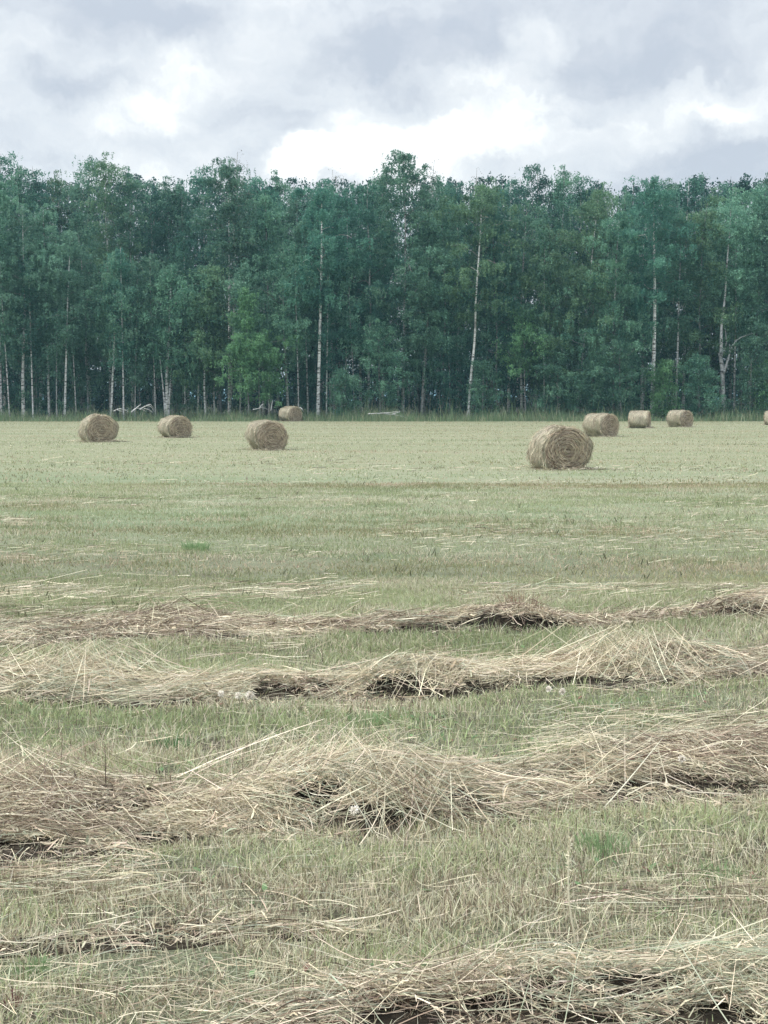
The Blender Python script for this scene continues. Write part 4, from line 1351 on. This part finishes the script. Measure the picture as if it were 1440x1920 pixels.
# young bright trees and bushes
plant_tree('young_tree', 466, 105.9, 545, 700, 2.0, 'bright', 18000, 'narrow bright green young tree rising behind the broad bush', 'young tree', None, 71, r0=.07, white=.3, limbs=34, shape='cone', sig=.42)
bushes = [
    (487, 105.8, 640, 752, 2.1, 'bright', 20000, 'broad bright green bush behind the third bale from the left'),
    (640, 106, 705, 775, 1.2, 'green', 6000, 'low round bush right of the straight bright white trunk'),
    (712, 107.5, 630, 755, 2.0, 'green', 12000, 'round leafy bush over the fallen pale branch'),
    (345, 109, 665, 770, 1.4, 'green', 6000, 'bush between the many-stemmed birch and the sapling on its right'),
    (265, 110, 640, 775, 1.6, 'green', 8000, 'shady bush over the pale fallen branches on the left'),
    (140, 110.5, 640, 776, 1.6, 'green', 8000, 'shady bush just left of the leftmost bale'),
    (68, 109.5, 650, 776, 1.4, 'green', 7000, 'bush between the two thick trunks near the left edge'),
    (20, 110.5, 640, 776, 1.4, 'dark', 7000, 'dark bush beside the trunk at the left edge'),
    (905, 107, 690, 778, 1.3, 'green', 7000, 'low bush at the foot of the wavy white trunk'),
    (845, 109, 655, 778, 1.6, 'dark', 8000, 'dark bush left of the wavy white trunk'),
    (985, 107.5, 600, 700, 1.6, 'bright', 8000, 'bright leafy sapling crown left above the nearest bale'),
    (1048, 106.5, 660, 780, 1.9, 'green', 11000, 'wide bush standing right behind the nearest bale'),
    (1110, 106, 690, 782, 1.6, 'green', 9000, 'bush behind the bale beside the nearest one'),
    (1165, 105.8, 650, 782, 1.9, 'green', 12000, 'large bush behind the flat topped bale'),
    (1243, 105.8, 690, 782, 1.2, 'bright', 7000, 'light green bush at the foot of the thickest white trunk'),
    (1310, 106.5, 680, 782, 1.7, 'green', 9000, 'bush between the thickest white trunk and the forked birch'),
    (1405, 105.8, 655, 782, 1.7, 'green', 11000, 'light leafed bush right of the forked birch'),
    (1440, 106, 690, 782, 1.4, 'bright', 7000, 'bright bush at the right edge of the photo'),
    (575, 112, 690, 778, 1.4, 'dark', 6000, 'dark bush deep in shade between the distant bale and the straight white trunk'),
]
for i, (px, d, top, lo, cw, tone, nl, label) in enumerate(bushes):
    plant_tree('bush', px, d, top, lo, cw, tone, nl, label, 'bush', 'bushes along the forest edge', 700 + i, r0=.05, white=.3, limbs=26, shape='round', sig=.42, size=.12)

# ------------------------------------------------------------------ skyline row: copies of a few grown trees
NSKY = ['green', 'dark', 'pale', 'olive', 'green', 'dark', 'bare']
protos = []
for k, tone in enumerate(NSKY):
    r = np.random.default_rng(1000 + k)
    H0 = 23.0
    bare = tone == 'bare'
    T, C = make_tree(r, H0, 5.0 if k != 5 else 7.0, 3.1 if not bare else 1.7, tone, 27000 if not bare else 2600, r0=.15, white=.6, limbs=50, dens=.78,
                     size=.15 if not bare else .10, sig=.62 if not bare else .5)
    protos.append((T.build('trunk', [M_bark], None, smooth=True, link=False), C.build('crown', [M_leaf], None, link=False)))
skyline = [(8, 278, 1), (42, 305, 0), (76, 303, 1), (118, 318, 3), (163, 286, 2), (206, 284, 3), (248, 305, 0), (288, 328, 1), (322, 324, 0), (354, 332, 2),
           (386, 296, 1), (428, 276, 6), (462, 324, 0), (494, 320, 1), (521, 312, 0), (560, 345, 2), (600, 336, 0), (641, 312, 6), (676, 331, 1),
           (718, 314, 0), (792, 290, 6), (822, 322, 0), (858, 327, 1), (886, 314, 6), (922, 333, 3), (954, 322, 1), (1006, 296, 1), (1048, 302, 0),
           (1084, 320, 1), (1128, 340, 3), (1160, 345, 2), (1204, 324, 1), (1242, 328, 0), (1282, 320, 1), (1330, 350, 3), (1370, 328, 1), (1402, 336, 2), (1438, 316, 0)]
marks = [(0, 'the left edge'), (92, 'the third trunk from the left'), (185, 'the leftmost bale'), (265, 'the arched fallen branches'), (329, 'the second bale from the left'), (430, 'the young olive birch'),
         (501, 'the third bale from the left'), (596, 'the straight bright white trunk'), (730, 'the long fallen branch'), (810, 'the dark grey lower trunk'), (888, 'the wavy white trunk'), (960, 'the gap left of the nearest bale'), (1049, 'the nearest bale'), (1127, 'the bale behind the nearest'),
         (1222, 'the thickest white trunk'), (1310, 'the bush beside the forked birch'), (1356, 'the forked birch'), (1440, 'the right edge')]
TW = {0: 'tall green birch', 1: 'tall dark leaved birch', 2: 'pale leaved birch', 3: 'olive leaved birch', 4: 'green birch', 5: 'dark birch', 6: 'sparse wispy birch top'}


def where(px):
    m = min(marks, key=lambda a: abs(a[0] - px))
    dlt = px - m[0]
    return ('straight above ' if abs(dlt) <= 9 else 'a little right of ' if dlt > 0 else 'a little left of ') + m[1]


used = set()
seen = {}
rng = np.random.default_rng(44)
for (px, top, k) in skyline:
    d = rng.uniform(116, 121)
    H = zat(top, d) * 1.0
    x = AT(px, 700, d)[0]
    s = H / 23.4
    root = empty('birch_tree', (x, d, -0.02), rng.uniform(-pi, pi))
    root.scale = (s * rng.uniform(.9, 1.1), s * rng.uniform(.9, 1.1), s)
    for src in protos[k]:
        c = src if k not in used else src.copy()
        sc.collection.objects.link(c); c.parent = root
    used.add(k)
    lab = f'{TW[k]} on skyline, {where(px)}'
    seen[lab] = seen.get(lab, 0) + 1
    if seen[lab] > 1:
        lab = lab.replace('on skyline', 'further right on skyline')
    tag(root, lab, 'birch tree', 'birches forming the skyline')

# ------------------------------------------------------------------ the wood behind and beyond: one mass, shade painted into its leaf colour
rng = np.random.default_rng(66)
T = Buf(); C = Buf()
spots = []
for row_d in np.arange(112, 165, 4.2):
    half = row_d * 0.30 + 22
    for x in np.arange(-half, half, 3.4 + (row_d - 112) * 0.02):
        xx = x + rng.normal(0, 0.9); dd = row_d + rng.normal(0, 1.2)
        if row_d < 118 and abs(xx) < row_d * 0.305:
            continue
        spots.append((xx, dd))
for x in list(np.arange(-62, -34.5, 3.0)) + list(np.arange(34.5, 62, 3.0)):
    spots.append((x + rng.normal(0, .6), 108.5 + rng.normal(0, .8)))
for (x, d) in spots:
    H = HC + d * rng.uniform(368, 410) / F
    deep = d > 128
    K = 7
    z = np.linspace(0, H, K)
    P = np.stack([x + 0.25 * np.sin(z * 0.3 + x), np.full(K, d), z], -1)
    V, Q = tube(P, np.linspace(0.14, 0.02, K), 5)
    T.add(V, Q, np.full((len(Q), 3), rng.choice([0.25, 0.35, 0.5])), 0)
    m = 34
    f = rng.random(m)
    lo = 4.0
    zc = lo + (H - lo) * f
    rad = 2.3 * np.where(f < 0.35, 0.5 + 1.2 * f, np.clip(1 - (f - 0.35) / 0.65, 0, 1) ** 0.6 + .05)
    az = rng.uniform(-pi, pi, m); rr = rad * np.sqrt(rng.random(m))
    cc = np.stack([x + np.cos(az) * rr, d + np.sin(az) * rr, zc], -1)
    if True:
        u_ = 24 if d > 150 else 11 if deep or abs(x) > 34 else 4
        cc = np.concatenate([cc, np.stack([x + rng.normal(0, 1.6, u_), d + rng.normal(0, 1.2, u_), rng.uniform(0.8, 5.0, u_)], -1)])
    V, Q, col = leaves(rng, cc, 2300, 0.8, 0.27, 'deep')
    V[:, 2] = np.maximum(V[:, 2], 0.05)
    C.add(V, Q, col, 1)
T.v += C.v; T.q += [q + T.n for q in C.q]; T.a += C.a; T.m += C.m
T.build('deep_forest', [M_bark, M_leaf])
tag(bpy.data.objects['deep_forest'], kind='stuff')

# ------------------------------------------------------------------ tall grass and weeds along the forest edge
rng = np.random.default_rng(8)
n = 60000
yy = rng.uniform(101.5, 108.5, n); xx = rng.uniform(-60, 60, n)
edge = 102.2 + 2.0 * (fbm(xx * 0.12, 0 * xx, 12, 3) - 0.5) * 2 - 0.6
k = (yy > edge) & ~((np.abs(xx - AT(545, 780, 104)[0]) < 1.2) & (yy < 106.5)) & (rng.random(n) < np.clip(fbm(xx * 0.5, yy * 0.6, 15, 3) * 2.2 - 0.4, 0.1, 1))
xx, yy = xx[k], yy[k]; n = len(xx)
h_ = (0.28 + 0.40 * np.clip((yy - 102) / 5, 0, 1)) * rng.lognormal(0, 0.4, n) * (0.15 + 1.7 * fbm(xx * 0.35, yy * 0.4, 19, 3))
s = np.linspace(0, 1, 3)[None, :]
phi = rng.uniform(-pi, pi, n); le = np.abs(rng.normal(0, .35, n))
P = np.stack([xx[:, None] + np.cos(phi)[:, None] * (le * h_)[:, None] * s ** 2, yy[:, None] + np.sin(phi)[:, None] * (le * h_)[:, None] * s ** 2,
              h_[:, None] * s - 0.01], -1)
th = rng.uniform(-pi, pi, n)
V, Q = ribbons(P, rng.uniform(0.02, 0.05, n), np.stack([np.cos(th), np.sin(th) * 0.5, 0 * th], -1), [1, .9, .3])
gcol = np.array([[0.15, 0.23, 0.125], [0.21, 0.29, 0.16], [0.30, 0.34, 0.21], [0.42, 0.41, 0.29]])
ci = rng.choice(4, n, p=[.38, .34, .19, .09])
c = gcol[ci] * rng.uniform(.75, 1.25, n)[:, None]
B = Buf(); B.add(V, Q, np.repeat(c, 2, 0))
tag(B.build('tall_grass', [M_blade]), kind='stuff')


# ------------------------------------------------------------------ fallen pale branches
def fallen(lines, d0_, label, rad=0.045):
    x0 = AT(lines[0][0][0], 780, d0_)[0]
    B = Buf()
    for pts in lines:
        P = np.array([AT(a, b_, d0_) for (a, b_) in pts])
        P[:, 0] -= x0; P[:, 1] = np.linspace(0, 0.5, len(P)); P[:, 2] = np.maximum(P[:, 2], 0.02)
        t = np.linspace(0, 1, len(P)); tt = np.linspace(0, 1, 12)
        P = np.stack([np.interp(tt, t, P[:, k]) for k in range(3)], -1)
        P[1:-1] = (P[:-2] + 2 * P[1:-1] + P[2:]) / 4
        V, Q = tube(P, np.linspace(rad, rad * .4, 12), 6)
        B.add(V, Q)
    ob = B.build('fallen_branch', [M_dead], smooth=True)
    ob.location = (x0, d0_, 0)
    tag(ob, label, 'fallen branch', 'pale fallen branches along the forest edge')


fallen([[(213, 771), (222, 766), (232, 768), (238, 772)], [(218, 768), (226, 771), (230, 775)]], 104.6, 'small arched pale branch right of the leftmost bale')
fallen([[(246, 773), (254, 765), (262, 766), (270, 771)], [(250, 770), (258, 762), (262, 758)], [(262, 768), (272, 761), (282, 762), (286, 771)], [(270, 766), (278, 768), (284, 774)], [(274, 761), (281, 758), (285, 764)]], 104.3, 'tangle of pale arched branches between the first and second bales', 0.05)
fallen([[(474, 768), (484, 766), (492, 763), (503, 769)], [(486, 766), (490, 759), (494, 757)], [(508, 770), (509, 760), (510, 750)]], 104.5, 'pale dead branch with an upright snag left of the distant bale', 0.04)
fallen([[(567, 768), (563, 764), (556, 764)], [(567, 768), (569, 773)]], 104.2, 'short pale stick poking out beside the distant bale')
fallen([[(690, 776), (712, 775), (735, 777), (752, 780), (765, 785)], [(712, 775), (730, 774), (751, 771)], [(735, 777), (744, 774), (750, 773)]], 103.2, 'long pale fallen branch lying in the grass at the centre', 0.045)

# ------------------------------------------------------------------ haze: thin volume added to tint the forest's darks blue
HAZE = 0.0004
if HAZE:
    mh, h, o = mat('haze')
    pv = h.n('ShaderNodeVolumePrincipled')
    pv.inputs['Color'].default_value = (0.45, 0.82, 1.0, 1)
    pv.inputs['Density'].default_value = HAZE
    pv.inputs['Anisotropy'].default_value = 0.2
    h.l(pv.outputs[0], o.inputs['Volume'])
    a, b_, c_, d_, e_, f_ = -7000, 7000, -900, 6500, -1.2, 30.0
    V = np.array([[x, y, z] for z in (e_, f_) for y in (c_, d_) for x in (a, b_)], float)
    Q = np.array([[0, 2, 3, 1], [4, 5, 7, 6], [0, 1, 5, 4], [2, 6, 7, 3], [0, 4, 6, 2], [1, 3, 7, 5]])
    hz = mesh_np('haze', V, quads=Q, mats=[mh])
    tag(hz, kind='stuff')
